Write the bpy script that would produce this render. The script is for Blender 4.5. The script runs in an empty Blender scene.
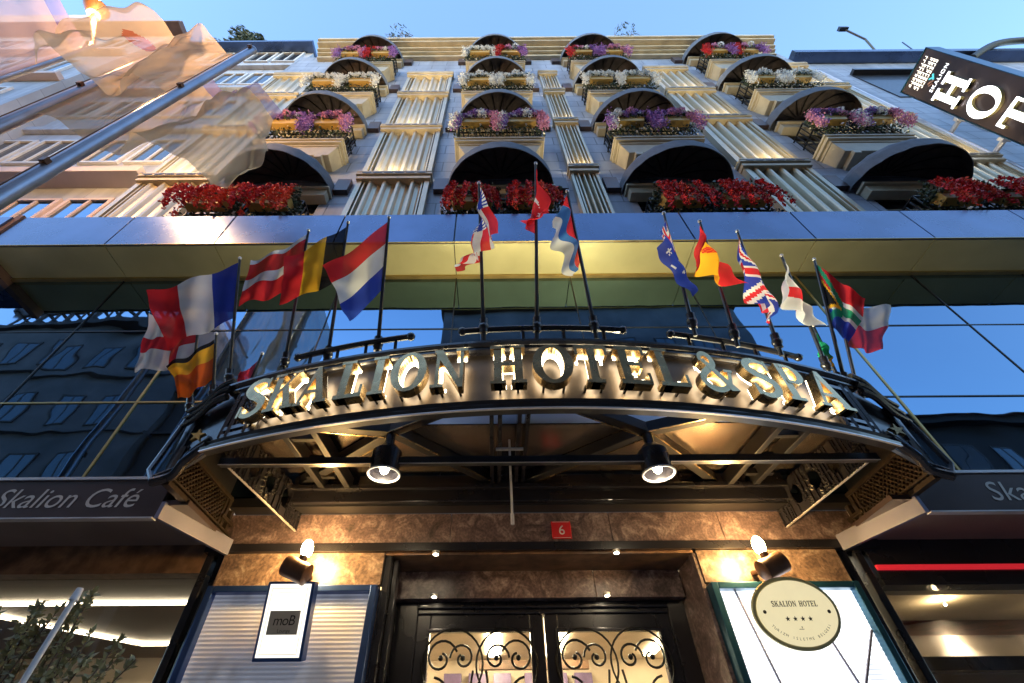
import bpy, bmesh, math, random
from mathutils import Vector, Matrix
random.seed(7)
PI = math.pi
SC = bpy.context.scene
COL = SC.collection

# ------------------------------------------------------------------ camera, world, sun, exposure
th, ro = math.radians(46.2), math.radians(0.45)
fw = Vector((0, math.cos(th), math.sin(th))); up0 = Vector((0, -math.sin(th), math.cos(th))); rt0 = Vector((1, 0, 0))
rt = rt0*math.cos(ro) - up0*math.sin(ro); up = up0*math.cos(ro) + rt0*math.sin(ro)
cd = bpy.data.cameras.new('camera'); cam = bpy.data.objects.new('camera', cd); COL.objects.link(cam)
cd.sensor_width = 36; cd.lens = 447.0/1024*36; cd.shift_x = 21/1024; cd.clip_end = 500; cd.clip_start = 0.05
cam.matrix_world = Matrix(((rt.x, up.x, -fw.x, 0), (rt.y, up.y, -fw.y, 0), (rt.z, up.z, -fw.z, 1.6), (0, 0, 0, 1)))
SC.camera = cam
SUN_EL, SUN_AZ = math.radians(15), math.radians(205)
w = bpy.data.worlds.new('World'); SC.world = w; w.use_nodes = True
nt = w.node_tree; bg = nt.nodes['Background']; sk = nt.nodes.new('ShaderNodeTexSky')
sk.sky_type = 'NISHITA'; sk.sun_disc = False; sk.sun_elevation = SUN_EL; sk.sun_rotation = SUN_AZ
sk.air_density = 1.0; sk.dust_density = 0.2; sk.ozone_density = 2.7
nt.links.new(sk.outputs[0], bg.inputs[0]); bg.inputs[1].default_value = 0.15
sl = bpy.data.lights.new('sun', 'SUN'); so = bpy.data.objects.new('sun', sl); COL.objects.link(so)
sl.energy = 0.04; sl.angle = math.radians(14); sl.color = (1, .85, .75)
so.rotation_euler = (math.radians(90)-SUN_EL, 0, -SUN_AZ + PI)
SC.view_settings.view_transform = 'Standard'; SC.view_settings.look = 'None'
SC.view_settings.exposure = 2.5; SC.view_settings.gamma = 1.0

# ------------------------------------------------------------------ materials
def mat(name, col, rough=.6, metal=0., var=.12, scale=6., bump=0., emit=None, es=0., coat=0., spec=.5, trans=0.):
    m = bpy.data.materials.new(name); m.use_nodes = True; n = m.node_tree; b = n.nodes['Principled BSDF']
    b.inputs['Roughness'].default_value = rough; b.inputs['Metallic'].default_value = metal
    b.inputs['Coat Weight'].default_value = coat; b.inputs['Specular IOR Level'].default_value = spec
    b.inputs['Transmission Weight'].default_value = trans
    if var > 0 or bump > 0:
        tc = n.nodes.new('ShaderNodeTexCoord'); no = n.nodes.new('ShaderNodeTexNoise')
        no.inputs['Scale'].default_value = scale; no.inputs['Detail'].default_value = 6
        n.links.new(tc.outputs['Object'], no.inputs['Vector'])
        r = n.nodes.new('ShaderNodeValToRGB'); r.color_ramp.elements[0].position = .3; r.color_ramp.elements[1].position = .7
        r.color_ramp.elements[0].color = tuple(c*(1-var) for c in col)+(1,); r.color_ramp.elements[1].color = tuple(min(1, c*(1+var)) for c in col)+(1,)
        n.links.new(no.outputs['Fac'], r.inputs['Fac']); n.links.new(r.outputs[0], b.inputs['Base Color'])
        mr = n.nodes.new('ShaderNodeMapRange'); mr.inputs['To Min'].default_value = max(0, rough*.8); mr.inputs['To Max'].default_value = min(1, rough*1.25)
        n.links.new(no.outputs['Fac'], mr.inputs['Value']); n.links.new(mr.outputs[0], b.inputs['Roughness'])
        if bump > 0:
            bp = n.nodes.new('ShaderNodeBump'); bp.inputs['Strength'].default_value = bump; bp.inputs['Distance'].default_value = .01
            n.links.new(no.outputs['Fac'], bp.inputs['Height']); n.links.new(bp.outputs[0], b.inputs['Normal'])
    else:
        b.inputs['Base Color'].default_value = tuple(col)+(1,)
    if emit:
        b.inputs['Emission Color'].default_value = tuple(emit)+(1,); b.inputs['Emission Strength'].default_value = es
    return m

def marble(name, c0, c1, c2, scale=2.2, rough=.35):
    m = mat(name, c1, rough, var=0); n = m.node_tree; b = n.nodes['Principled BSDF']
    tc = n.nodes.new('ShaderNodeTexCoord'); no = n.nodes.new('ShaderNodeTexNoise'); no2 = n.nodes.new('ShaderNodeTexNoise')
    no.inputs['Scale'].default_value = scale; no.inputs['Detail'].default_value = 12; no.inputs['Roughness'].default_value = .68; no.inputs['Distortion'].default_value = 1.6
    no2.inputs['Scale'].default_value = scale*9; no2.inputs['Detail'].default_value = 8
    r = n.nodes.new('ShaderNodeValToRGB'); e = r.color_ramp.elements
    e[0].position = .34; e[0].color = c0+(1,); e[1].position = .72; e[1].color = c2+(1,)
    k = e.new(.52); k.color = c1+(1,)
    mx = n.nodes.new('ShaderNodeMix'); mx.data_type = 'RGBA'; mx.blend_type = 'MULTIPLY'; mx.inputs['Factor'].default_value = .6
    r2 = n.nodes.new('ShaderNodeValToRGB'); r2.color_ramp.elements[0].position = .35; r2.color_ramp.elements[0].color = (.2, .18, .17, 1); r2.color_ramp.elements[1].position = .6
    for q in (no, no2): n.links.new(tc.outputs['Object'], q.inputs['Vector'])
    n.links.new(no.outputs['Fac'], r.inputs['Fac']); n.links.new(no2.outputs['Fac'], r2.inputs['Fac'])
    n.links.new(r.outputs[0], mx.inputs['A']); n.links.new(r2.outputs[0], mx.inputs['B']); n.links.new(mx.outputs['Result'], b.inputs['Base Color'])
    return m

def tiles(name, col, bw, bh, mortar=.012, rough=.55, off=.5, dark=.45):
    m = mat(name, col, rough, var=0); n = m.node_tree; b = n.nodes['Principled BSDF']
    tc = n.nodes.new('ShaderNodeTexCoord'); sx = n.nodes.new('ShaderNodeSeparateXYZ'); cx = n.nodes.new('ShaderNodeCombineXYZ')
    n.links.new(tc.outputs['Object'], sx.inputs[0]); n.links.new(sx.outputs['X'], cx.inputs['X']); n.links.new(sx.outputs['Z'], cx.inputs['Y'])
    br = n.nodes.new('ShaderNodeTexBrick'); br.inputs['Scale'].default_value = 1; br.inputs['Brick Width'].default_value = bw; br.inputs['Row Height'].default_value = bh
    br.inputs['Mortar Size'].default_value = mortar; br.offset = off
    br.inputs['Color1'].default_value = tuple(c*.93 for c in col)+(1,); br.inputs['Color2'].default_value = tuple(min(1, c*1.05) for c in col)+(1,)
    br.inputs['Mortar'].default_value = tuple(c*dark for c in col)+(1,)
    no = n.nodes.new('ShaderNodeTexNoise'); no.inputs['Scale'].default_value = 1.3; no.inputs['Detail'].default_value = 10
    mp = n.nodes.new('ShaderNodeMapping'); mp.inputs['Scale'].default_value = (2.2, 1, .35); n.links.new(tc.outputs['Object'], mp.inputs[0]); n.links.new(mp.outputs[0], no.inputs['Vector'])
    r = n.nodes.new('ShaderNodeValToRGB'); r.color_ramp.elements[0].position = .32; r.color_ramp.elements[0].color = (.58, .58, .57, 1); r.color_ramp.elements[1].position = .62
    mx = n.nodes.new('ShaderNodeMix'); mx.data_type = 'RGBA'; mx.blend_type = 'MULTIPLY'; mx.inputs['Factor'].default_value = .8
    n.links.new(cx.outputs[0], br.inputs['Vector']); n.links.new(no.outputs['Fac'], r.inputs['Fac'])
    n.links.new(br.outputs['Color'], mx.inputs['A']); n.links.new(r.outputs[0], mx.inputs['B']); n.links.new(mx.outputs['Result'], b.inputs['Base Color'])
    bp = n.nodes.new('ShaderNodeBump'); bp.inputs['Strength'].default_value = .5; bp.inputs['Distance'].default_value = .01; bp.invert = True
    n.links.new(br.outputs['Fac'], bp.inputs['Height']); n.links.new(bp.outputs[0], b.inputs['Normal'])
    return m

def cloth(name, col, sheer=0., tr=.5):
    m = bpy.data.materials.new(name); m.use_nodes = True; n = m.node_tree; n.nodes.remove(n.nodes['Principled BSDF'])
    out = n.nodes['Material Output']
    tc = n.nodes.new('ShaderNodeTexCoord'); no = n.nodes.new('ShaderNodeTexNoise'); no.inputs['Scale'].default_value = 3; no.inputs['Detail'].default_value = 5
    n.links.new(tc.outputs['Object'], no.inputs['Vector'])
    r = n.nodes.new('ShaderNodeValToRGB'); r.color_ramp.elements[0].color = tuple(c*.85 for c in col)+(1,); r.color_ramp.elements[1].color = tuple(min(1, c*1.1) for c in col)+(1,)
    n.links.new(no.outputs['Fac'], r.inputs['Fac'])
    d = n.nodes.new('ShaderNodeBsdfDiffuse'); t = n.nodes.new('ShaderNodeBsdfTranslucent'); x = n.nodes.new('ShaderNodeMixShader'); x.inputs[0].default_value = tr
    n.links.new(r.outputs[0], d.inputs[0]); n.links.new(r.outputs[0], t.inputs[0]); n.links.new(d.outputs[0], x.inputs[1]); n.links.new(t.outputs[0], x.inputs[2])
    last = x
    if sheer:
        tp = n.nodes.new('ShaderNodeBsdfTransparent'); y = n.nodes.new('ShaderNodeMixShader'); y.inputs[0].default_value = sheer
        n.links.new(x.outputs[0], y.inputs[1]); n.links.new(tp.outputs[0], y.inputs[2]); last = y
    n.links.new(last.outputs[0], out.inputs[0]); return m

M = {}
M['stone'] = tiles('pale_stone', (.29, .325, .40), .95, .45)
M['pilaster'] = mat('beige_metal', (.46, .395, .27), .3, .5, .12, 2)
M['cream'] = mat('cream_paint', (.37, .33, .24), .45, 0, .12, 5, .1)
M['cornice'] = mat('cornice_paint', (.42, .36, .25), .45, .1, .2, 3, .1)
M['black'] = mat('black_metal', (.012, .012, .014), .35, .0, .2, 12, .05, coat=.3)
M['black_gloss'] = mat('black_lacquer', (.011, .0105, .014), .27, .0, .1, 2, 0, coat=.35)
M['iron'] = mat('wrought_iron', (.02, .02, .02), .4, .6, .3, 30, .3)
M['fascia'] = mat('brushed_blue_grey_metal', (.10, .135, .22), .27, .9, .2, 1.5)
M['brass'] = mat('brass_sheet', (.52, .475, .25), .36, .5, .15, 1.2)
M['brass_dark'] = mat('aged_bronze', (.50, .37, .19), .26, .95, .25, 9, .08)
M['band'] = mat('polished_bronze_band', (.11, .088, .07), .42, .8, .3, 5, 0)
M['frosted'] = cloth('frosted_roof_glass', (.50, .60, .78), .25, .8)
M['rib_black'] = mat('satin_black_rib', (.008, .008, .01), .5, 0, 0)
M['bronze_black'] = mat('blackened_bronze', (.05, .036, .026), .34, .6, .4, 20, .1)
M['soffit'] = mat('polished_soffit_sheet', (.38, .31, .25), .2, .9, .25, 2, .05)
M['glass'] = mat('mirror_glass', (.115, .205, .31), .015, 1., 0)
n_ = M['glass'].node_tree; tc_ = n_.nodes.new('ShaderNodeTexCoord'); no_ = n_.nodes.new('ShaderNodeTexNoise'); no_.inputs['Scale'].default_value = .9; no_.inputs['Detail'].default_value = 2
bp_ = n_.nodes.new('ShaderNodeBump'); bp_.inputs['Strength'].default_value = .35; bp_.inputs['Distance'].default_value = .02
n_.links.new(tc_.outputs['Object'], no_.inputs['Vector']); n_.links.new(no_.outputs['Fac'], bp_.inputs['Height']); n_.links.new(bp_.outputs[0], n_.nodes['Principled BSDF'].inputs['Normal'])
M['joint'] = mat('dark_gasket', (.01, .012, .015), .4, 0, 0)
M['goldline'] = mat('gilt_mullion', (.5, .36, .14), .35, .9, .1)
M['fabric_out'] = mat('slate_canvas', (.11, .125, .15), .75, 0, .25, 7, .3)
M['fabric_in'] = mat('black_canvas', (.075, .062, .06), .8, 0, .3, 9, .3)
M['ribm'] = mat('black_rib', (.004, .004, .005), .5, 0, 0)
M['planter'] = mat('mustard_plastic', (.42, .27, .06), .45, 0, .12, 5)
M['window'] = mat('dark_window_glass', (.03, .035, .045), .05, 0, 0, spec=.8)
M['marble'] = marble('brown_marble', (.07, .045, .035), (.26, .17, .12), (.55, .45, .36), 5.5)
M['marble_grey'] = marble('grey_brown_marble', (.05, .036, .036), (.17, .115, .11), (.42, .34, .32), 6.0)
M['redwood'] = marble('reddish_walnut', (.10, .03, .02), (.24, .075, .045), (.36, .13, .08), 1.1, .4)
M['wood'] = marble('walnut_panel', (.10, .05, .025), (.20, .11, .06), (.3, .18, .1), 1.1, .4)
M['beige'] = mat('beige_plaster', (.5, .42, .32), .7, 0, .1, 3)
M['brownsoffit'] = mat('taupe_soffit', (.20, .15, .12), .45, 0, .2, 2)
M['white'] = mat('white_paint', (.58, .58, .58), .5, 0, .08, 4)
M['return'] = mat('lavender_sheet', (.19, .19, .26), .4, .4, .12, 4)
M['silver'] = mat('silver_sheet', (.62, .6, .6), .35, .6, .1, 4)
M['cafe_face'] = mat('anthracite_fascia', (.075, .052, .048), .32, .5, .2, 2)
M['blueframe'] = mat('blue_frame_metal', (.03, .07, .22), .3, .6, .15, 4)  # the light panel frame's blue LED light is put into this colour
M['alu'] = mat('aluminium_pole', (.36, .38, .44), .38, .8, .15, 4)
M['asphalt'] = mat('asphalt', (.05, .05, .052), .85, 0, .3, 25, .5)
M['paving'] = mat('paving', (.22, .2, .19), .8, 0, .25, 9, .4)
M['tealframe'] = mat('teal_anodised_frame', (.02, .085, .14), .3, .6, .15, 4)
M['leaf'] = mat('leaf', (.035, .055, .022), .55, 0, .45, 14)
M['olive_leaf'] = mat('olive_leaf', (.19, .18, .08), .5, 0, .45, 14)
M['bark'] = mat('bark', (.09, .06, .04), .9, 0, .3, 20, .6)
M['redp'] = mat('red_petal', (.50, .014, .018), .6, 0, .35, 20)
M['coralp'] = mat('coral_petal', (.62, .055, .02), .6, 0, .3, 20)
M['purp'] = mat('purple_petal', (.30, .15, .44), .6, 0, .35, 20)
M['pinkp'] = mat('pink_petal', (.60, .27, .42), .6, 0, .3, 20)
M['whitep'] = mat('white_petal', (.72, .74, .72), .6, 0, .12, 20)
M['strip'] = mat('led_strip', (.9, .8, .6), .5, 0, 0, emit=(1, .82, .56), es=2.6)
M['strip_bright'] = mat('lobby_led', (.9, .8, .6), .5, 0, 0, emit=(1, .82, .52), es=9)
M['redstrip'] = mat('red_led_strip', (.6, .02, .02), .5, 0, 0, emit=(1, .03, .05), es=.08)
M['bulb'] = mat('warm_bulb', (1, .8, .5), .5, 0, 0, emit=(1, .72, .32), es=40)
M['spotbulb'] = mat('spot_bulb', (1, .85, .6), .5, 0, 0, emit=(1, .84, .6), es=22)
M['halo'] = mat('halo_led', (1, .93, .8), .5, 0, 0, emit=(1, .86, .60), es=2.4)
M['lit_white'] = mat('lit_letter_face', (1, 1, 1), .4, 0, 0, emit=(.9, .95, 1), es=.9)
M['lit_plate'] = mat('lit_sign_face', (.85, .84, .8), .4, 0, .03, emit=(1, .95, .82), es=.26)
M['lit_disc'] = mat('glowing_brass_face', (.80, .74, .52), .3, .1, .06, 5, emit=(1, .86, .50), es=.13)  # emission added so the plaque face comes out bright
M['ink'] = mat('black_ink', (.02, .018, .015), .6, 0, 0)
M['greyink'] = mat('bronze_lettering', (.50, .46, .40), .45, .3, 0)
M['signred'] = mat('red_enamel', (.5, .015, .02), .35, 0, .1, 10)
M['copper'] = mat('brown_bronze_housing', (.14, .07, .04), .35, .6, .25, 10)
M['flood'] = mat('flood_lens', (1, .8, .5), .4, 0, 0, emit=(1, .62, .22), es=140)
M['roofbrown'] = mat('brown_roof_edge', (.16, .09, .07), .7, 0, .2, 5)
M['tiled'] = mat('red_roof_tile', (.35, .12, .07), .8, 0, .3, 8, .4)
M['nb_wall'] = tiles('pale_render', (.38, .41, .48), 3.2, .8, .01, .7, .0, .7)
M['nb_pink'] = mat('pinkish_render', (.52, .42, .40), .7, 0, .12, 1.5, .1)
M['op_grey'] = mat('grey_street_facade', (.13, .12, .12), .8, 0, .4, .8, .2)
M['op_brown'] = mat('brown_street_facade', (.06, .045, .04), .8, 0, .3, .8, .2)
M['op_win'] = mat('street_window_glass', (.05, .07, .09), .08, 0, .2, 1, spec=.8)

def panel_light(name, es, tint):
    m = mat(name, (.55, .56, .6), .4, var=0); n = m.node_tree; b = n.nodes['Principled BSDF']
    tc = n.nodes.new('ShaderNodeTexCoord'); sx = n.nodes.new('ShaderNodeSeparateXYZ'); n.links.new(tc.outputs['Object'], sx.inputs[0])
    ma = n.nodes.new('ShaderNodeMath'); ma.operation = 'MULTIPLY'; ma.inputs[1].default_value = 2*PI/.0272; n.links.new(sx.outputs['Z'], ma.inputs[0])
    s = n.nodes.new('ShaderNodeMath'); s.operation = 'SINE'; n.links.new(ma.outputs[0], s.inputs[0])
    no = n.nodes.new('ShaderNodeTexNoise'); no.inputs['Scale'].default_value = 2.2; no.inputs['Detail'].default_value = 7; no.inputs['Distortion'].default_value = 1.2
    mp = n.nodes.new('ShaderNodeMapping'); mp.inputs['Scale'].default_value = (3, 1, .6); n.links.new(tc.outputs['Object'], mp.inputs[0]); n.links.new(mp.outputs[0], no.inputs['Vector'])
    mr = n.nodes.new('ShaderNodeMapRange'); mr.inputs[1].default_value = -1; mr.inputs[2].default_value = 1; mr.inputs[3].default_value = .55; mr.inputs[4].default_value = 1.1
    n.links.new(s.outputs[0], mr.inputs[0])
    mr2 = n.nodes.new('ShaderNodeMapRange'); mr2.inputs[1].default_value = .35; mr2.inputs[2].default_value = .62; mr2.inputs[3].default_value = .45; mr2.inputs[4].default_value = 1.15
    n.links.new(no.outputs['Fac'], mr2.inputs[0])
    pr = n.nodes.new('ShaderNodeMath'); pr.operation = 'MULTIPLY'; n.links.new(mr.outputs[0], pr.inputs[0]); n.links.new(mr2.outputs[0], pr.inputs[1])
    p2 = n.nodes.new('ShaderNodeMath'); p2.operation = 'MULTIPLY'; p2.inputs[1].default_value = es; n.links.new(pr.outputs[0], p2.inputs[0])
    b.inputs['Emission Color'].default_value = tint+(1,); n.links.new(p2.outputs[0], b.inputs['Emission Strength'])
    return m
M['panel_dim'] = panel_light('backlit_ribbed_panel_dim', .035, (.72, .78, 1))
M['panel_bright'] = panel_light('backlit_ribbed_panel_bright', .6, (.86, .92, 1))

# ------------------------------------------------------------------ mesh helpers
class MB:
    def __init__(s): s.v = []; s.f = []; s.m = []; s.sm = False
    def add(s, vs, fs, mi=0):
        o = len(s.v); s.v += [tuple(p) for p in vs]; s.f += [tuple(i+o for i in f) for f in fs]; s.m += [mi]*len(fs)
    def box(s, x0, x1, y0, y1, z0, z1, mi=0):
        s.add([(x0, y0, z0), (x1, y0, z0), (x1, y1, z0), (x0, y1, z0), (x0, y0, z1), (x1, y0, z1), (x1, y1, z1), (x0, y1, z1)],
              [(3, 2, 1, 0), (4, 5, 6, 7), (0, 1, 5, 4), (1, 2, 6, 5), (2, 3, 7, 6), (3, 0, 4, 7)], mi); return s
    def beam(s, a, b, wd, ht, mi=0, upv=(0, 0, 1)):
        a, b = Vector(a), Vector(b); d = (b-a).normalized(); u = Vector(upv)
        if abs(d.dot(u)) > .98: u = Vector((1, 0, 0))
        sd = d.cross(u).normalized()*wd/2; u = sd.cross(d).normalized()*ht/2
        vs = [p+i*sd+j*u for p in (a, b) for i, j in ((-1, -1), (1, -1), (1, 1), (-1, 1))]
        s.add(vs, [(3, 2, 1, 0), (4, 5, 6, 7), (0, 1, 5, 4), (1, 2, 6, 5), (2, 3, 7, 6), (3, 0, 4, 7)], mi); return s
    def tube(s, pts, r, seg=8, mi=0, cap=True):
        pts = [Vector(p) for p in pts]; rs = r if isinstance(r, (list, tuple)) else [r]*len(pts); n = len(pts); vs = []
        ref = None
        for i, p in enumerate(pts):
            d = (pts[min(i+1, n-1)]-pts[max(i-1, 0)]).normalized()
            if ref is None: ref = d.orthogonal().normalized()
            ref = (ref - d*ref.dot(d)).normalized(); q = d.cross(ref)
            vs += [p+(ref*math.cos(2*PI*k/seg)+q*math.sin(2*PI*k/seg))*rs[i] for k in range(seg)]
        fs = [(i*seg+k, i*seg+(k+1) % seg, (i+1)*seg+(k+1) % seg, (i+1)*seg+k) for i in range(n-1) for k in range(seg)]
        if cap: fs += [tuple(range(seg-1, -1, -1)), tuple(range((n-1)*seg, n*seg))]
        s.add(vs, fs, mi); return s
    def poly(s, pts, fn, d0, d1, mi=0):
        """extrude the 2-D outline pts, mapped by fn(u, v, w), from depth d0 to d1"""
        n = len(pts); vs = [fn(u, v, d0) for u, v in pts]+[fn(u, v, d1) for u, v in pts]
        s.add(vs, [tuple(range(n)), tuple(range(2*n-1, n-1, -1))]+[(i, i+n, (i+1) % n+n, (i+1) % n) for i in range(n)], mi); return s
    def ball(s, c, r, seg=10, mi=0, sc=(1, 1, 1)):
        vs = []; fs = []
        for i in range(seg+1):
            a = PI*i/seg
            for k in range(seg): b = 2*PI*k/seg; vs.append((c[0]+r*sc[0]*math.sin(a)*math.cos(b), c[1]+r*sc[1]*math.sin(a)*math.sin(b), c[2]+r*sc[2]*math.cos(a)))
        for i in range(seg):
            for k in range(seg): fs.append((i*seg+k, (i+1)*seg+k, (i+1)*seg+(k+1) % seg, i*seg+(k+1) % seg))
        s.add(vs, fs, mi); return s
    def build(s, name, mats, parent=None, smooth=False, bevel=0., fix=True):
        if not isinstance(mats, (list, tuple)): mats = [mats]
        off = Vector((0, 0, 0)); p = parent
        while p: off += p.location; p = p.parent
        me = bpy.data.meshes.new(name); me.from_pydata([Vector(v)-off for v in s.v], [], s.f)
        for m in mats: me.materials.append(m)
        for i, f in enumerate(me.polygons): f.material_index = s.m[i]
        if fix:
            bm = bmesh.new(); bm.from_mesh(me)
            if smooth: bmesh.ops.remove_doubles(bm, verts=bm.verts, dist=1e-5)
            bmesh.ops.recalc_face_normals(bm, faces=bm.faces); bm.to_mesh(me); bm.free()
        if smooth:
            for f in me.polygons: f.use_smooth = True
        me.update(); o = bpy.data.objects.new(name, me); COL.objects.link(o); o.parent = parent
        if bevel:
            b = o.modifiers.new('bevel', 'BEVEL'); b.width = bevel; b.segments = 2; b.limit_method = 'ANGLE'
        if smooth:
            e = o.modifiers.new('split', 'EDGE_SPLIT'); e.split_angle = math.radians(40)
        return o

def thing(name, label, cat, loc=(0, 0, 0), group=None):
    o = bpy.data.objects.new(name, None); o.empty_display_size = .1; COL.objects.link(o); o.location = loc
    o['label'] = label; o['category'] = cat
    if group: o['group'] = group
    return o
def tag(o, label, cat, group=None):
    o['label'] = label; o['category'] = cat
    if group: o['group'] = group
    return o
def struct(o): o['kind'] = 'structure'; return o
def copy_tree(o, parent=None):
    c = o.copy(); COL.objects.link(c); c.parent = parent
    for ch in [x for x in bpy.data.objects if x.parent == o]: copy_tree(ch, c)
    return c
def area(parent, loc, size, size_y, power, col, aim, name='lamp_glow'):
    l = bpy.data.lights.new(name, 'AREA'); l.shape = 'RECTANGLE'; l.size = size; l.size_y = size_y; l.energy = power; l.color = col
    o = bpy.data.objects.new(name, l); COL.objects.link(o)
    off = Vector((0, 0, 0)); p = parent
    while p: off += p.location; p = p.parent
    o.parent = parent; o.location = Vector(loc)-off
    o.rotation_euler = Vector(aim).to_track_quat('-Z', 'X').to_euler(); return o
def point(parent, loc, power, col, r=.03, name='lamp_glow', spot=None, aim=None):
    l = bpy.data.lights.new(name, 'SPOT' if spot else 'POINT'); l.energy = power; l.color = col; l.shadow_soft_size = r
    if spot: l.spot_size = spot; l.spot_blend = .6
    o = bpy.data.objects.new(name, l); COL.objects.link(o)
    off = Vector((0, 0, 0)); p = parent
    while p: off += p.location; p = p.parent
    o.parent = parent; o.location = Vector(loc)-off
    if aim: o.rotation_euler = Vector(aim).to_track_quat('-Z', 'X').to_euler()
    return o

# ------------------------------------------------------------------ serif capitals (unit height) and text
def ribbon(pts, ws):
    n = len(pts); L = []; R = []
    for i, (x, y) in enumerate(pts):
        a = pts[max(i-1, 0)]; b = pts[min(i+1, n-1)]; dx, dy = b[0]-a[0], b[1]-a[1]; l = math.hypot(dx, dy) or 1
        h = ws[i]/2; L.append((x-dy/l*h, y+dx/l*h)); R.append((x+dy/l*h, y-dx/l*h))
    return L+R[::-1]
def rect(x0, x1, y0, y1): return [(x0, y0), (x1, y0), (x1, y1), (x0, y1)]
def ell(cx, cy, rx, ry, ri, rj, a0, a1, n=14):
    o = [(cx+rx*math.cos(math.radians(a0+(a1-a0)*i/n)), cy+ry*math.sin(math.radians(a0+(a1-a0)*i/n))) for i in range(n+1)]
    q = [(cx+ri*math.cos(math.radians(a0+(a1-a0)*i/n)), cy+rj*math.sin(math.radians(a0+(a1-a0)*i/n))) for i in range(n+1)]
    return o+q[::-1]
def smooth_pts(p, n=5):
    out = []
    for i in range(len(p)-1):
        p0, p1, p2, p3 = p[max(i-1, 0)], p[i], p[i+1], p[min(i+2, len(p)-1)]
        for k in range(n):
            t = k/n; out.append(tuple(.5*(2*b+(c-a)*t+(2*a-5*b+4*c-d)*t*t+(3*b-a-3*c+d)*t**3) for a, b, c, d in zip(p0, p1, p2, p3)))
    out.append(tuple(p[-1])); return out
def glyph(ch):
    T, N, s = .2, .1, .075
    if ch == 'H': return .92, [rect(.1, .1+T, 0, 1), rect(.62, .62+T, 0, 1), rect(.25, .68, .45, .56)]+[rect(a, a+.38, y, y+s) for a in (.01, .53) for y in (0, 1-s)]
    if ch == 'I': return .42, [rect(.11, .31, 0, 1), rect(.01, .41, 0, s), rect(.01, .41, 1-s, 1)]
    if ch == 'L': return .74, [rect(.1, .3, 0, 1), rect(.01, .72, 0, .1), rect(.01, .41, 1-s, 1), rect(.65, .72, .05, .3)]
    if ch == 'E': return .78, [rect(.1, .3, 0, 1), rect(.01, .74, 0, .1), rect(.01, .72, .9, 1), rect(.25, .58, .46, .55), rect(.67, .74, .05, .28), rect(.65, .72, .75, .95), rect(.52, .58, .38, .63)]
    if ch == 'T': return .82, [rect(.31, .51, 0, 1), rect(.0, .82, .9, 1), rect(.19, .63, 0, s), rect(0, .07, .72, .95), rect(.75, .82, .72, .95)]
    if ch == 'O': return .92, [ell(.46, .5, .46, .52, .25, .43, 90, 270), ell(.46, .5, .46, .52, .25, .43, -90, 90)]
    if ch == 'A': return .94, [[(.0+.06, 0), (.16, 0), (.50, .92), (.44, 1), (.4, 1)], [(.4, 1), (.52, 1), (.90, 0), (.68, 0), (.38, .86)], rect(.22, .70, .28, .37), rect(-.01, .26, 0, s), rect(.58, .97, 0, s)]
    if ch == 'N': return .94, [rect(.12, .21, 0, 1), rect(.73, .82, 0, 1), [(.03, 1), (.27, 1), (.82, .02), (.82, -.02), (.7, -.02)], rect(.01, .34, 0, s), rect(.62, .93, 1-s, 1)]
    if ch == 'K': return .92, [rect(.1, .3, 0, 1), [(.28, .38), (.28, .5), (.72, .98), (.8, .98)], [(.40, .6), (.54, .72), (.90, 0), (.66, 0)], rect(.01, .39, 0, s), rect(.01, .39, 1-s, 1), rect(.6, .93, 1-s, 1), rect(.58, .95, 0, s)]
    if ch == 'P': return .76, [rect(.1, .3, 0, 1), ell(.38, .73, .36, .27, .17, .19, -92, 92), rect(.2, .38, .9, 1), rect(.2, .38, .46, .55), rect(.01, .42, 0, s)]
    if ch == 'S':
        p = smooth_pts([(.62, .74), (.57, .90), (.38, .965), (.17, .90), (.12, .74), (.26, .59), (.44, .49), (.60, .36), (.60, .16), (.42, .03), (.2, .06), (.1, .27)])
        n = len(p); ws = [.08+.13*math.sin(PI*i/(n-1))**1.5 for i in range(n)]
        return .72, [ribbon(p, ws), rect(.59, .65, .70, .99), rect(.07, .13, .01, .3)]
    if ch == '&':
        p = smooth_pts([(.92, .52), (.80, .22), (.58, .04), (.30, .02), (.10, .18), (.14, .38), (.36, .55), (.54, .70), (.52, .90), (.38, .98), (.24, .90), (.22, .76)])
        n = len(p); return .98, [ribbon(p, [.09+.08*math.sin(PI*i/(n-1)) for i in range(n)]), [(.22, .78), (.33, .84), (.98, .02), (.74, .0)], rect(.76, 1.0, .49, .56)]
    return .4, []
def letter_mesh(mb, ch, fn, d0, d1, mi=0, shrink=0.):
    wd, ps = glyph(ch)
    for i, p in enumerate(ps):
        if shrink:
            cx = sum(q[0] for q in p)/len(p); cy = sum(q[1] for q in p)/len(p)
        mb.poly(p, fn, d0, d1+i*.0012, mi)
    return wd
_tc = {}
def text_geo(body, size=1., sp=1.):
    k = (body, size, sp)
    if k in _tc: return _tc[k]
    c = bpy.data.curves.new('lettering', 'FONT'); c.body = body; c.size = size; c.space_character = sp; c.resolution_u = 4
    o = bpy.data.objects.new('lettering', c); COL.objects.link(o); dg = bpy.context.evaluated_depsgraph_get()
    me = bpy.data.meshes.new_from_object(o.evaluated_get(dg)); vs = [tuple(v.co) for v in me.vertices]; fs = [tuple(f.vertices) for f in me.polygons]
    bpy.data.objects.remove(o); bpy.data.curves.remove(c); bpy.data.meshes.remove(me); _tc[k] = (vs, fs); return vs, fs
def text_into(mb, body, size, fn, mi=0, sp=1., align='C', shear=0.):
    vs, fs = text_geo(body, size, sp); w_ = max(v[0] for v in vs) if vs else 0; o = {'C': -w_/2, 'L': 0, 'R': -w_}[align]
    mb.add([fn(v[0]+o+v[1]*shear, v[1], 0) for v in vs], fs, mi); return w_

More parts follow.
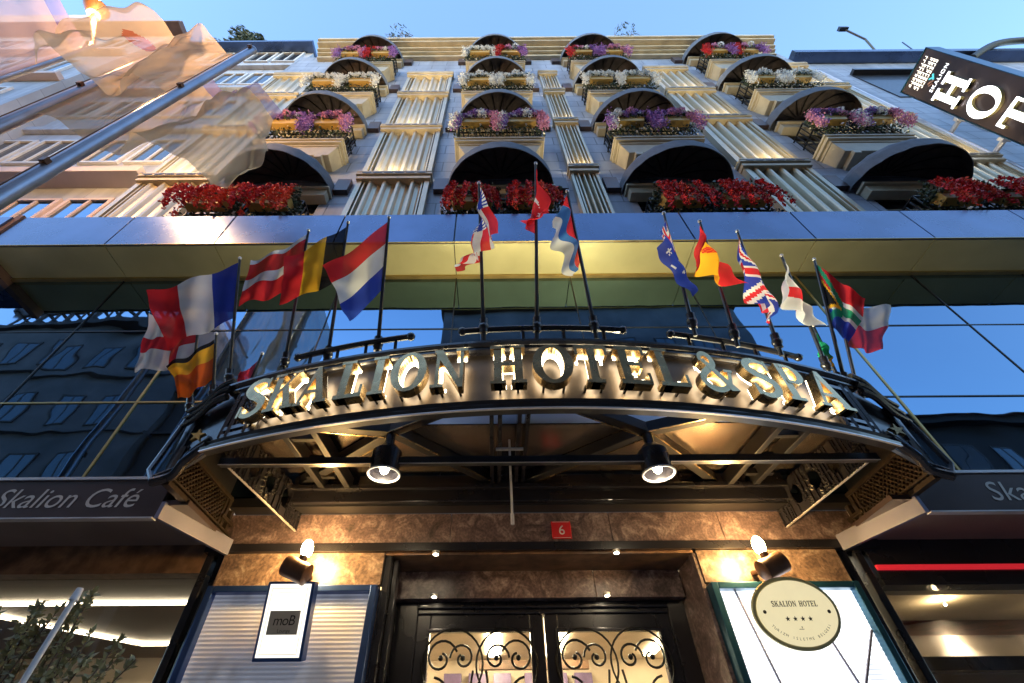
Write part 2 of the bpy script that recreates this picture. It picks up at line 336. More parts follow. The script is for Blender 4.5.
# ------------------------------------------------------------------ ground
g = MB(); g.box(-120, 120, -60, 60, -.3, 0); struct(g.build('road', M['asphalt']))
g = MB(); g.box(-60, 60, -1.6, 3.72, .004, .12); struct(g.build('pavement', M['paving'], bevel=.02))
g = MB(); g.box(-60, 60, -8, -6.2, .004, .12); struct(g.build('pavement', M['paving'], bevel=.02))

# ================================================================== HOTEL BUILDING
HX = 1.9
H = thing('hotel_building', 'pale stone hotel with fluted beige pilasters and a mirror glass storey behind the flags', 'building', (HX, 3.7, 0))
WY = 3.7
COLX = [-3.80, .2, 3.38, 7.56]           # window axes
HALF = [.95, .97, 1.0, 1.05]
AZ = [9.3, 12.5, 15.7, 18.85]            # awning rim heights
BZ = [7.42, 10.85, 14.05, 17.2]          # balcony tops
PIL = [(-6.55, -5.22), (-2.46, -1.12), (1.54, 2.06), (4.9, 6.2), (8.85, 10.1)]
PB = [[9.80, 12.42, 15.05, 17.15], [9.80, 12.42, 15.05, 17.1], [10.08, 12.78, 15.24, 17.17], [10.25, 12.93, 15.25, 17.6], [10.45, 12.95, 15.6, 17.9]]

mb = MB()   # upper wall with window openings
xs = [-6.75]
zs_ = [7.0]
ops = []
for cx in COLX:
    for b, a in zip(BZ, AZ): ops.append((cx-.78, cx+.78, b-.02, a+.05))
xb = sorted({-6.75, 10.35} | {o[0] for o in ops} | {o[1] for o in ops}); zb = sorted({6.9, 20.2} | {o[2] for o in ops} | {o[3] for o in ops})
for i in range(len(xb)-1):
    for j in range(len(zb)-1):
        xm, zm = (xb[i]+xb[i+1])/2, (zb[j]+zb[j+1])/2
        if any(o[0] < xm < o[1] and o[2] < zm < o[3] for o in ops): continue
        mb.add([(xb[i], WY, zb[j]), (xb[i+1], WY, zb[j]), (xb[i+1], WY, zb[j+1]), (xb[i], WY, zb[j+1])], [(0, 1, 2, 3)])
for o in ops:
    x0, x1, z0, z1 = o
    mb.add([(x0, WY, z0), (x0, WY+.2, z0), (x0, WY+.2, z1), (x0, WY, z1)], [(0, 1, 2, 3)])
    mb.add([(x1, WY, z0), (x1, WY+.2, z0), (x1, WY+.2, z1), (x1, WY, z1)], [(3, 2, 1, 0)])
    mb.add([(x0, WY, z1), (x0, WY+.2, z1), (x1, WY+.2, z1), (x1, WY, z1)], [(0, 1, 2, 3)])
mb.box(-6.75, 10.35, WY+.6, WY+9, 6.9, 20.1)
mb.build('upper_wall', M['stone'], H, fix=False)

# cornice and parapet
mb = MB()
for y, z0, z1 in ((3.56, 19.55, 19.72), (3.46, 19.72, 19.82), (3.36, 19.82, 19.98), (3.2, 19.98, 20.12), (3.13, 20.12, 20.3)):
    mb.box(-5.95, 9.95, y, WY+.3, z0, z1-.002)
mb.build('cornice', M['cornice'], H, bevel=.015)
mb = MB(); mb.box(-5.95, 9.95, 3.22, 3.5, 20.3, 20.42); mb.build('parapet_cap', M['fascia'], H)

# pilasters
def pilaster(x0, x1, bands):
    wd = x1-x0; root = None; zz = [7.2]+bands
    p = MB(); nfl = 4 if wd > .9 else 3; ed = .09 if wd > .9 else .05
    for k in range(len(zz)-1):
        z0, z1 = zz[k]+(.0 if k == 0 else .17), zz[k+1]-.02
        # side trims
        for a, b in ((x0, x0+ed), (x1-ed, x1)): p.box(a, b, 3.58, WY, z0, z1)
        for a, b in ((x0+ed+.03, x0+ed+.055), (x1-ed-.055, x1-ed-.03)): p.box(a, b, 3.60, WY, z0, z1)
        # corrugated sheet
        a0, a1 = x0+ed+.06, x1-ed-.06; st = (a1-a0)/nfl; pr = []
        for i in range(nfl):
            s = a0+i*st
            pr += [(s, 3.692), (s+.10*st, 3.692), (s+.22*st, 3.61), (s+.28*st, 3.585), (s+.44*st, 3.58), (s+.52*st, 3.60), (s+.60*st, 3.63), (s+.74*st, 3.645), (s+.86*st, 3.65), (s+.93*st, 3.67)]
        pr.append((a1, 3.685)); n = len(pr)
        p.add([(x, y, z0) for x, y in pr]+[(x, y, z1) for x, y in pr], [(i, i+1, i+1+n, i+n) for i in range(n-1)])
    root = p.build('pilaster', M['pilaster'], H, fix=False)
    for bi, z in enumerate(bands):
        q = MB(); q.box(x0-.04, x1+.04, 3.50, WY, z, z+.07); q.box(x0-.02, x1+.02, 3.53, WY, z-.13, z-.035); q.box(x0, x1, 3.57, WY, z-.035, z)
        q.box(x0-.03, x1+.03, 3.49, 3.51, z+.07, z+.11)
        if bi == len(bands)-1: q.box(x0-.03, x1+.03, 3.52, WY, z+.07, z+.26)
        q.build('band', M['cornice'], root, bevel=.006)
        if bi < len(bands)-1:
            u = MB(); nn = 6 if wd > .9 else 3
            for i in range(nn):
                s = x0+.06+(wd-.12)*(i+.1)/nn; u.box(s, s+(wd-.12)/nn*.8, 3.486, 3.4895, z+.015, z+.05)
            u.box(x0+.05, x1-.05, 3.515, 3.56, z+.071, z+.085, 1)
            up = u.build('uplight', [M['black'], M['strip']], root)
            area(up, ((x0+x1)/2, 3.515, z+.12), wd-.12, .03, 7.0*wd, (1, .80, .46), (0, .25, 1))
for (a, b), bs in zip(PIL, PB): pilaster(a, b, bs)

# windows, lintels, balconies
def window(cx, b, a):
    f = MB()
    for x in (cx-.78, cx+.72): f.box(x, x+.06, WY+.08, WY+.14, b, a)
    f.box(cx-.03, cx+.03, WY+.09, WY+.14, b, a-.06); f.box(cx-.72, cx+.72, WY+.08, WY+.14, a-.06, a); f.box(cx-.72, cx-.03, WY+.09, WY+.135, a-.52, a-.48); f.box(cx+.03, cx+.72, WY+.09, WY+.135, a-.52, a-.48)
    fr = f.build('window', M['cream'], H)
    gl = MB(); gl.box(cx-.72, cx+.72, WY+.11, WY+.12, b, a-.06); gl.build('pane', M['window'], fr)
    l = MB(); l.box(cx-.92, cx+.92, 3.52, WY, a-.32, a-.12); l.box(cx-.96, cx+.96, 3.47, WY, a-.12, a-.06); l.build('lintel', M['cream'], H, bevel=.01)
def balcony(cx, b):
    m = MB(); h = .9
    m.box(cx-h, cx+h, 3.22, WY, b-.05, b); m.box(cx-h+.03, cx+h-.03, 3.25, WY, b-.10, b-.052)
    m.box(cx-h+.02, cx+h-.02, 3.24, WY, b-.15, b-.102); m.box(cx-h+.07, cx+h-.07, 3.29, WY, b-.22, b-.152)
    z0, z1 = b-.5, b-.222
    m.add([(cx-h+.22, 3.36, z0), (cx+h-.22, 3.36, z0), (cx+h-.22, WY, z0), (cx-h+.22, WY, z0), (cx-h+.09, 3.31, z1), (cx+h-.09, 3.31, z1), (cx+h-.09, WY, z1), (cx-h+.09, WY, z1)],
          [(3, 2, 1, 0), (0, 1, 5, 4), (1, 2, 6, 5), (3, 0, 4, 7)])
    for s in (-.5, .5): m.box(cx+s-.07, cx+s+.07, 3.34, WY, b-.62, b-.502)
    o = m.build('balcony', M['cream'], H, bevel=.008)
    r = MB(); x0, x1, y = cx-h+.05, cx+h-.05, 3.29
    for z in (b+.04, b+.44, b+.86): r.beam((x0, y, z), (x1, y, z), .03, .02); r.beam((x0, y, z), (x0, WY, z), .03, .02); r.beam((x1, y, z), (x1, WY, z), .03, .02)
    n = 15
    for i in range(n+1): x = x0+(x1-x0)*i/n; r.beam((x, y, b), (x, y, b+.86), .018, .018)
    for i in range(n): x = x0+(x1-x0)*(i+.5)/n; r.tube([(x+.035*math.cos(t), y, b+.24+.05*math.sin(t)) for t in [k*PI/4 for k in range(9)]], .007, 4)
    for xx in (x0, x1):
        for k in range(4): r.beam((xx, y+(k+1)*.09, b), (xx, y+(k+1)*.09, b+.86), .018, .018)
    r.build('railing', M['iron'], o)
for cx in COLX:
    for b, a in zip(BZ, AZ): window(cx, b, a); balcony(cx, b)

# ledge above the glass storey
SEAM = [-6.42, -4.89, -3.50, -1.99, -.46, 1.07, 2.60, 4.13, 5.64, 7.15, 8.66, 10.3]
for a, b in zip(SEAM[:-1], SEAM[1:]):
    m = MB(); m.box(a+.009, b-.009, 3.0, 3.03, 6.56, 7.27); m.build('fascia_panel', M['fascia'], H, bevel=.003)
    m = MB(); m.box(a+.006, b-.006, 3.03, 3.535, 6.555, 6.575); m.build('soffit_panel', M['brass'], H)
m = MB(); m.box(-6.42, 10.3, 3.032, WY, 6.60, 7.262); m.build('ledge_core', M['joint'], H)
m = MB(); m.box(-6.42, 10.3, 3.5, 3.56, 6.525, 6.55); m.box(-6.42, 10.3, 2.994, 3.012, 6.548, 6.556); m.build('ledge_trim', M['goldline'], H)
m = MB(); m.box(-6.52, -6.43, 2.98, WY, 6.45, 7.3); m.build('ledge_end', M['roofbrown'], H)

# mirror glass storey
GX = [-6.42, -4.93, -3.58, -1.99, -.46, 1.07, 2.60, 4.09, 5.655, 7.15, 8.66, 10.3]; GZ = [3.42, 4.45, 5.52, 6.53]
for i in range(len(GX)-1):
    for j in range(3):
        x0, x1, z0, z1 = GX[i]+.008, GX[i+1]-.008, GZ[j]+.008, GZ[j+1]-.008
        a, b = random.uniform(-.0022, .0022), random.uniform(-.0022, .0022); y = 3.55
        m = MB(); m.add([(x0, y-a-b, z0), (x1, y+a-b, z0), (x1, y+a+b, z1), (x0, y-a+b, z1), (x0, y+.03, z0), (x1, y+.03, z0), (x1, y+.03, z1), (x0, y+.03, z1)],
              [(0, 1, 2, 3), (7, 6, 5, 4), (0, 4, 5, 1), (1, 5, 6, 2), (2, 6, 7, 3), (3, 7, 4, 0)])
        m.build('glass_pane', M['glass'], H)
m = MB(); m.box(-6.42, 10.3, 3.585, 3.65, 3.42, 6.53); m.build('glazing_backing', M['joint'], H)
for i, x in enumerate(GX[1:-1]):
    m = MB(); gold = abs(x+3.58) < .01 or abs(x-4.09) < .01
    m.box(x-(.011 if gold else .006), x+(.011 if gold else .006), 3.54, 3.585, 3.42, 6.53); m.build('mullion', M['goldline'] if gold else M['joint'], H)
m = MB(); m.box(-6.42, -1.9, 3.538, 3.582, 4.442, 4.458); m.build('transom', M['goldline'], H)
m = MB(); m.box(-1.9, 10.3, 3.541, 3.582, 4.443, 4.457); m.build('transom', M['joint'], H)
m = MB(); m.box(-6.42, 10.3, 3.541, 3.582, 5.513, 5.527); m.build('transom', M['joint'], H)
m = MB(); m.box(-6.42, -2.2, 3.5, WY, 3.34, 3.42); m.build('glass_sill', M['silver'], H)
m = MB(); m.box(3.05, 10.3, 3.5, WY, 3.34, 3.42); m.build('glass_sill', M['silver'], H)
m = MB(); m.box(-2.19, 3.04, 3.56, WY, 3.342, 3.42); m.build('glass_sill', M['black'], H)

# ---- entrance wall at street level
LX0, LX1 = -2.3, 3.1
m = MB(); m.box(LX0, -.35, 3.70, 3.9, 3.085, 3.34); m.box(-.345, .98, 3.70, 3.9, 3.085, 3.34); m.box(.985, 1.9, 3.7, 3.9, 3.085, 3.34); m.box(1.905, LX1, 3.7, 3.9, 3.085, 3.34)
m.build('marble_lintel', M['marble_grey'], H, bevel=.003)
m = MB(); m.box(LX0, LX1, 3.66, 3.9, 3.02, 3.083); m.build('black_beam', M['black_gloss'], H)
m = MB(); m.box(-.9, 1.6, 3.70, 4.08, 3.0, 3.02); m.build('reveal_soffit', M['wood'], H)
m = MB(); m.box(-.86, .85, 4.06, 4.3, 2.79, 3.0); m.box(.853, 1.58, 4.06, 4.3, 2.79, 3.0); m.build('marble_overdoor', M['marble_grey'], H, bevel=.003)
for n_, x0, x1 in (('l', -2.14, -.86), ('r', 1.62, 2.74)):
    m = MB(); m.box(x0, x1, 3.69, 4.05, 2.78, 3.018); m.box(x0, x1, 3.72, 4.05, 0, 2.778); m.build('marble_pier', M['marble'], H, bevel=.004)
m = MB(); m.box(1.59, 1.618, 3.70, 4.3, 0, 3.0); m.build('marble_jamb', M['marble_grey'], H, bevel=.003)
m = MB(); m.box(-.857, -.80, 3.71, 3.78, 0, 3.0); m.box(-.80, -.76, 3.80, 3.90, 0, 3.0); m.box(-.857, -.80, 3.93, 4.3, 0, 3.0); m.build('black_jamb', M['black_gloss'], H, bevel=.006)
for x in (-2.3, -2.2, 2.78, 2.9): m = MB(); m.box(x, x+.06, 3.72, 3.9, 0, 3.02); m.build('black_post', M['black_gloss'], H, bevel=.006)
# number plate
np_ = MB(); np_.box(.49, .65, 3.685, 3.698, 2.985+.13, 3.13+.13)
N6 = thing('house_number_plate', 'small red enamel plate with a white house number above the door', 'sign', (.57, 3.69, 3.19))
np_.build('plate', M['signred'], N6, bevel=.004)
t = MB(); text_into(t, '6', .11, lambda u, v, w_: (.57+u, 3.6835, 3.148+v)); t.build('numeral', M['white'], N6)
t = MB()
for b_ in ((.50, .64, 3.121, 3.124), (.50, .64, 3.251, 3.254)): t.box(b_[0], b_[1], 3.6835, 3.6848, b_[2], b_[3])
t.build('border', M['white'], N6)
# recessed mini spots
for x, y, z in ((.98, 3.85, 3.0), (-.48, 4.05, 2.80), (.93, 4.05, 2.80), (-.45, 3.85, 3.0)):
    s_ = MB(); yy = 3.69 if z > 2.9 else 4.045
    s_.tube([(x, yy-.03, z-.012), (x, yy-.03, z+.012)], .028, 12); r_ = s_.build('recessed_spot', M['silver'], H)
    s_ = MB(); s_.tube([(x, yy-.03, z-.014), (x, yy-.03, z-.0121)], .018, 12); s_.build('lens', M['spotbulb'], r_)
    if x > -.45 or z < 2.9: point(r_, (x, yy-.05, z-.03), .6, (1, .8, .55), .015, spot=2.2, aim=(0, 0, -1))
# ---- double door
DY = 4.15
m = MB()
m.box(-.80, -.62, DY, DY+.12, 0, 2.79); m.box(1.44, 1.58, DY, DY+.12, 0, 2.79); m.box(-.62, 1.44, DY, DY+.12, 2.70, 2.79)
m.box(-.62, 1.44, DY-.03, DY+.1, 2.735, 2.755); m.build('door_frame', M['black_gloss'], H, bevel=.008)
def spiral(cx, cz, r0, r1, a0, a1, n=22):
    return [(cx+(r0+(r1-r0)*i/n)*math.cos(a0+(a1-a0)*i/n), cz+(r0+(r1-r0)*i/n)*math.sin(a0+(a1-a0)*i/n)) for i in range(n+1)]
for x0, x1, fl in ((-.62, .405, 1), (.415, 1.44, -1)):
    d = MB(); d.box(x0, x0+.11, DY+.02, DY+.08, .05, 2.70); d.box(x1-.11, x1, DY+.02, DY+.08, .05, 2.70); d.box(x0+.11, x1-.11, DY+.02, DY+.08, 2.58, 2.70); d.box(x0+.11, x1-.11, DY+.02, DY+.08, .05, .9)
    d.box(x0+.085, x0+.11, DY+.005, DY+.02, .9, 2.6); d.box(x1-.11, x1-.085, DY+.005, DY+.02, .9, 2.6); d.box(x0+.085, x1-.085, DY+.004, DY+.02, 2.575, 2.60)
    do = d.build('door', M['black_gloss'], H, bevel=.006)
    g_ = MB(); g_.box(x0+.11, x1-.11, DY+.055, DY+.06, .9, 2.58); gm = M.get('clear') or mat('clear_door_glass', (.95, .97, .95), .02, 0, 0, trans=1.); M['clear'] = gm; g_.build('pane', gm, do)
    cx = (x0+x1)/2; ir = MB(); yy = DY+.0
    def T(pts, r=.009): ir.tube([(x, yy, z) for x, z in pts], r, 6)
    for s in (-1, 1):
        T([(cx+s*.21+.235*math.cos(a), 2.36+.235*math.sin(a)) for a in [k*2*PI/28 for k in range(29)]], .008)
        T([(cx+s*q[0], q[1]) for q in spiral(.30, 2.40, .13, .03, PI*.9, -PI*1.4)])
        T([(cx+s*q[0], q[1]) for q in spiral(.13, 2.40, .10, .025, 0, PI*2.3)])
        T([(cx+s*q[0], q[1]) for q in spiral(.34, 2.16, .12, .02, PI*.5, PI*2.9)])
        T([(cx+s*.02, 1.6), (cx+s*.02, 1.95), (cx+s*.07, 2.2), (cx+s*.05, 2.32)])
        T([(cx+s*q[0], q[1]) for q in spiral(.12, 2.16, .07, .015, PI, PI*3)], .007)
        for q in ((.30, 2.40), (.13, 2.40), (.34, 2.16)): ir.ball((cx+s*q[0], yy, q[1]), .02, 8)
    T([(cx+.22*math.cos(a), 2.0+.13*math.sin(a)) for a in [k*2*PI/28 for k in range(29)]], .011)
    ir.build('ironwork', M['iron'], do, smooth=True)
# ---- lobby behind the door
m = MB(); m.box(-2.0, 3.0, 9, 9.1, 0, 3.4); m.box(-2.1, -2.0, 4.32, 9, 0, 3.4); m.box(3.0, 3.1, 4.32, 9, 0, 3.4); m.box(-2.0, 3.0, 4.32, 9, 3.3, 3.4)
m.build('lobby_wall', M['beige'], H)
m = MB(); m.box(-.1, .1, 4.6, 8.6, 3.27, 3.3); m.box(.85, 1.05, 4.6, 8.6, 3.27, 3.3); m.box(-1.6, -1.45, 4.6, 8.6, 3.27, 3.3); m.box(2.4, 2.55, 4.6, 8.6, 3.27, 3.3); m.build('lobby_strip_light', M['strip_bright'], H)
m = MB(); m.box(-.2, 1.3, 7.4, 7.5, 2.9, 3.0); m.box(-.9, 1.8, 8.2, 8.3, 2.6, 2.75)
for x in (-.8, -.4, .0, .5, .9, 1.3): m.box(x, x+.28, 8.85, 8.98, 2.75, 3.1, 1)
m.build('lobby_shelf', [M['wood'], mat('violet_glassware', (.14, .10, .2), .3, 0, .3)], H)
# ---- café rooms
m = MB()   # left
m.box(-8, -2.3, 3.722, 3.86, 2.885, 3.34); m.build('marble_band', M['wood'], H)
m = MB(); m.box(-8, -2.3, 3.86, 8.0, 2.9, 2.99); m.build('cafe_ceiling', M['brownsoffit'], H)
m = MB(); m.box(-8, -2.3, 4.44, 4.475, 2.875, 2.898); m.beam((-4.85, 4.62, 2.885), (-3.95, 5.85, 2.885), .06, .02); m.box(-3.95, -2.32, 5.84, 5.91, 2.875, 2.898); m.build('cafe_strip_light', M['strip'], H)
m = MB(); m.box(-8, -2.3, 6.6, 6.7, 0, 2.9); m.box(-8, -2.3, 6.3, 6.6, 2.55, 2.62); m.build('cafe_back_wall', M['beige'], H)
m = MB(); m.box(-8, -2.3, 6.1, 6.25, 2.2, 2.34); m.box(-3.2, -3.0, 6.1, 6.4, 0, 2.2); m.build('cafe_shelf', M['black'], H)
m = MB(); m.box(-2.32, -2.25, 3.9, 6.6, 0, 3.0); m.build('cafe_side_wall', M['marble_grey'], H)
m = MB(); m.box(-8, -2.32, 3.84, 3.85, .3, 2.885); m.build('shop_glass', M['clear'], H)
# right
m = MB(); m.box(3.0, 10, 3.722, 3.86, 2.76, 3.34); m.build('black_band', M['black_gloss'], H)
m = MB(); m.box(3.0, 10, 3.70, 3.721, 2.865, 2.90); m.build('red_strip_light', M['redstrip'], H)
m = MB(); m.box(3.0, 10, 3.9, 4.6, 2.74, 2.8); m.build('cafe_ceiling_band', M['beige'], H)
m = MB(); m.box(3.0, 10, 4.6, 5.3, 2.78, 2.84); m.beam((4.2, 4.62, 2.77), (3.3, 5.3, 2.77), .06, .02); m.build('walnut_ceiling', M['redwood'], H)
m = MB(); m.box(3.0, 10, 5.46, 5.52, 2.62, 2.86); m.build('cafe_bulkhead', M['beige'], H)
m = MB(); m.box(3.0, 10, 5.36, 5.5, 2.50, 2.615); m.build('cafe_shelf', M['black_gloss'], H)
m = MB(); m.box(3.0, 10, 6.6, 6.7, 0, 2.9); m.box(3.0, 10, 5.56, 6.6, 2.5, 2.55); m.build('cafe_back_wall', M['beige'], H)
m = MB(); m.box(2.97, 3.03, 3.9, 6.6, 0, 2.9); m.build('cafe_side_wall', M['marble_grey'], H)
for x in (3.7, 4.75, 5.8):
    s_ = MB(); s_.tube([(x, 5.38, 2.835), (x, 5.38, 2.85)], .04, 12); s_ = s_.build('downlight', M['spotbulb'], H); point(s_, (x, 5.36, 2.81), 3, (1, .85, .65), .03, spot=1.9, aim=(0, .35, -1))
for x in (3.6, 4.7): point(H, (x, 4.0, 2.70), 1.8, (1, .74, .40), .01, name='added_cafe_glow')  # lamps without fixtures, added to brighten the cafe ceiling
m = MB(); m.box(3.02, 10, 3.84, 3.85, .3, 2.76); m.build('shop_glass', M['clear'], H)

# ================================================================== backlit panels beside the door
def display(x0, x1, fm, pm, label):
    t = thing('backlit_panel', label, 'light panel', ((x0+x1)/2, 3.68, .6))
    f = MB(); z0, z1 = .55, 2.755
    f.box(x0, x0+.05, 3.60, 3.71, z0, z1); f.box(x1-.05, x1, 3.60, 3.71, z0, z1); f.box(x0+.05, x1-.05, 3.60, 3.71, z1-.045, z1); f.box(x0+.05, x1-.05, 3.60, 3.71, z0, z0+.05)
    f.build('frame', fm, t, bevel=.006)
    p = MB(); n = 156; zz = [z0+.05+(z1-.095-z0)*i/n for i in range(n+1)]
    vs = []
    for i, z in enumerate(zz): y = 3.665-(.003 if i % 2 else 0); vs += [(x0+.05, y, z), (x1-.05, y, z)]
    p.add(vs, [(2*i, 2*i+1, 2*i+3, 2*i+2) for i in range(n)]); p.build('ribbed_panel', pm, t, fix=False)
    return t
display(-2.12, -.86, M['blueframe'], M['panel_dim'], 'tall ribbed grey-white light panel in a blue frame behind the rectangular hanging sign')
rp = display(1.62, 2.72, M['tealframe'], M['panel_bright'], 'tall brilliant white light panel in a teal frame behind the round plaque')
q = MB()
for a, b in (((1.80, 2.71), (2.0, 1.3)), ((2.66, 2.45), (2.40, 2.1)), ((2.40, 2.1), (2.66, 1.6)), ((2.40, 2.1), (2.3, 2.6))): q.beam((a[0], 3.652, a[1]), (b[0], 3.652, b[1]), .012, .012)
q.build('lattice_rod', M['return'], rp)

# wall lamps
def wall_lamp(x, side, label):
    t = thing('wall_lamp', label, 'wall lamp', (x, 3.69, 2.86), 'wall lamps above the hanging signs')
    m = MB(); m.tube([(x, 3.69, 2.84), (x, 3.46, 2.80)], .022, 10); m.build('arm', M['copper'], t, smooth=True)
    m = MB(); c0, c1 = Vector((x-.075*side, 3.38, 2.75)), Vector((x+.075*side, 3.44, 2.83))
    c0, c1 = (Vector((x-.085, 3.40, 2.79+.035*side)), Vector((x+.085, 3.40, 2.79-.035*side)))
    m.tube([c0-(c1-c0)*.06, c0, c1, c1+(c1-c0)*.06], [.05, .072, .072, .05], 20); m.build('housing', M['copper'], t, smooth=True)
    m = MB(); m.tube([(x+.02*side, 3.40, 2.84), (x+.025*side, 3.40, 2.885)], .03, 10); m.build('socket', M['copper'], t, smooth=True)
    m = MB(); m.ball((x+.03*side, 3.41, 2.94), .042, 12, sc=(1, 1, 1.6)); m.build('bulb', M['bulb'], t, smooth=True)
    point(t, (x+.03*side, 3.42, 2.97), 17, (1, .55, .17), .05)
    return t
wall_lamp(-1.41, 1, 'bronze wall lamp blazing above the rectangular lit sign')
wall_lamp(2.01, -1, 'bronze wall lamp blazing above the round hotel plaque')

# hanging rectangular sign, leaning forward
LEAN = math.radians(15)
def leanfn(cx, cy, cz):
    LEAN = globals()['LEAN']
    def f(u, v, w_): return (cx+u, cy-v*math.sin(LEAN)-w_*math.cos(LEAN), cz+v*math.cos(LEAN)-w_*math.sin(LEAN))
    return f
S = thing('hanging_sign', 'small white rectangular sign in a blue box frame hanging below the left wall lamp', 'sign', (-1.42, 3.5, 2.5))
fn = leanfn(-1.435, 3.50, 2.50)
m = MB(); m.poly(rect(-.165, .165, -.235, .235), fn, -.09, 0); m.build('box', M['blueframe'], S, bevel=.005)
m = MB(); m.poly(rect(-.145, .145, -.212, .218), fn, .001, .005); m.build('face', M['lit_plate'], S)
m = MB()
for r_ in (rect(-.125, .125, -.196, -.193), rect(-.125, -.122, -.193, .19), rect(.122, .125, -.193, .19), rect(-.125, .125, .19, .193), rect(-.08, .1, .165, .167)): m.poly(r_, fn, .0055, .0065)
m.build('border', M['greyink'], S)
m = MB(); m.poly(rect(-.105, .105, -.085, .055), fn, .0055, .0066); m.build('grey_label', M['greyink'], S)
m = MB(); text_into(m, 'moB', .085, lambda u, v, w_: fn(u, v-.03, .0075), sp=.9, shear=.12); m.build('lettering', M['ink'], S)
m = MB(); text_into(m, 'Lounge', .03, lambda u, v, w_: fn(u+.01, v-.072, .0075)); m.build('lettering', M['ink'], S)
# round plaque
Pq = thing('round_plaque', 'round brass hotel plaque with four black stars hanging below the right wall lamp', 'sign', (2.03, 3.5, 2.5))
LEAN = math.radians(14)
fn = leanfn(2.03, 3.39, 2.492)
def disc(r0, r1, n=56): return [(r0*math.cos(2*PI*k/n), (r0-.073)*math.sin(2*PI*k/n)) for k in range(n)]
m = MB(); m.poly(disc(.288, 0), fn, -.03, 0); m.build('rim', M['brass'], Pq, bevel=.006)
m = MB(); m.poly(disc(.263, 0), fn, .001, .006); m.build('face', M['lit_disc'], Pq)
m = MB(); u = -.155
tot = 0
for ch in 'SKALION HOTEL': tot += (glyph(ch)[0] if ch != ' ' else .5)+.12
k_ = .31/tot
for ch in 'SKALION HOTEL':
    if ch != ' ':
        for i, p in enumerate(glyph(ch)[1]): m.poly([(u+x*k_, .035+y*k_*1.25) for x, y in p], fn, .0065, .0078+i*.0002)
        u += (glyph(ch)[0]+.12)*k_
    else: u += .62*k_
for i in range(4):
    cx = -.075+i*.05; st = [(cx+(.016 if k % 2 == 0 else .0065)*math.sin(k*PI/5), -.035+(.016 if k % 2 == 0 else .0065)*math.cos(k*PI/5)) for k in range(10)]; m.poly(st, fn, .0065, .008)
for sx in (-.215, .215): m.poly([(sx+.011*math.cos(a), .005+.011*math.sin(a)) for a in [k*PI/5 for k in range(10)]], fn, .0065, .009)
m.poly(rect(-.02, .012, -.095, -.092), fn, .0065, .008); m.poly(rect(.0, .004, -.088, -.078), fn, .0065, .008)
s_ = "TURIZM ISLETME BELGESI"
for i, ch in enumerate(s_):
    if ch == ' ': continue
    a = math.radians(-150+120*i/(len(s_)-1)); r = .222
    def af(uu, vv, ww, a=a): return fn(r*math.cos(a)-uu*math.sin(a)*1-vv*math.cos(a), .70*r*math.sin(a)+uu*math.cos(a)-vv*math.sin(a), .0075)
    text_into(m, ch, .022, af)
m.build('lettering', M['ink'], Pq)

# ================================================================== ENTRANCE CANOPY
R_, CXc, CYc = 6.5, .40, 8.74
def arc(s, rr, z): a = s/R_; return (CXc+rr*math.sin(a), CYc-rr*math.cos(a), z)
CN = thing('entrance_canopy', 'bowed black and bronze entrance canopy with illuminated hotel name and lattice side panels', 'canopy', (CXc, 3.7, 3.1))
SA = 2.34
def arcband(mb, s0, s1, prof, n=40, mi=0):
    """sweep a closed (radial offset, z) profile along the arc"""
    k = len(prof); vs = []
    for i in range(n+1):
        s = s0+(s1-s0)*i/n
        vs += [arc(s, R_+d, z) for d, z in prof]
    fs = [(i*k+j, i*k+(j+1) % k, (i+1)*k+(j+1) % k, (i+1)*k+j) for i in range(n) for j in range(k)]+[tuple(range(k)), tuple(range(n*k+k-1, n*k-1, -1))]
    mb.add(vs, fs, mi)
m = MB(); arcband(m, -SA, SA, [(0, 3.37), (0, 3.81), (-.05, 3.81), (-.05, 3.37)]); m.build('name_band', M['band'], CN)
m = MB()
arcband(m, -SA-.12, SA+.12, [(-.05, 3.81), (.03, 3.81), (.05, 3.82), (.05, 3.835), (.03, 3.84), (.055, 3.85), (.075, 3.865), (.075, 3.885), (-.05, 3.885)])
m.build('top_moulding', M['black_gloss'], CN)
m = MB()
arcband(m, -SA-.1, SA+.1, [(-.02, 3.30), (.055, 3.30), (.06, 3.32), (.035, 3.33), (.035, 3.35), (.05, 3.368), (-.02, 3.368)]); m.build('bottom_moulding', M['black'], CN)
m = MB(); arcband(m, -SA-.1, SA+.1, [(.043, 3.290), (.058, 3.290), (.058, 3.299), (.043, 3.299)]); m.build('edge_trim', M['silver'], CN)
# framed lattice panels at both ends of the band
for sg in (-1, 1):
    m = MB(); a, b = (SA-.28)*1, SA
    def seg(s0, z0, s1, z1, wd=.022): m.beam(arc(sg*s0, R_+.025, z0), arc(sg*s1, R_+.025, z1), wd, .03)
    for s in (a, a+.07, b-.06, b): seg(s, 3.39, s, 3.84)
    for z in (3.40, 3.46, 3.77, 3.83): seg(a, z, b, z, .018)
    for k in range(4):
        for j in range(6):
            s0 = a+.075+k*.032; z0 = 3.47+j*.048; m.tube([arc(sg*(s0+.012*math.cos(t)), R_+.02, z0+.02+.018*math.sin(t)) for t in [q*PI/3 for q in range(7)]], .004, 4)
    m.build('lattice_panel', M['black_gloss'], CN)
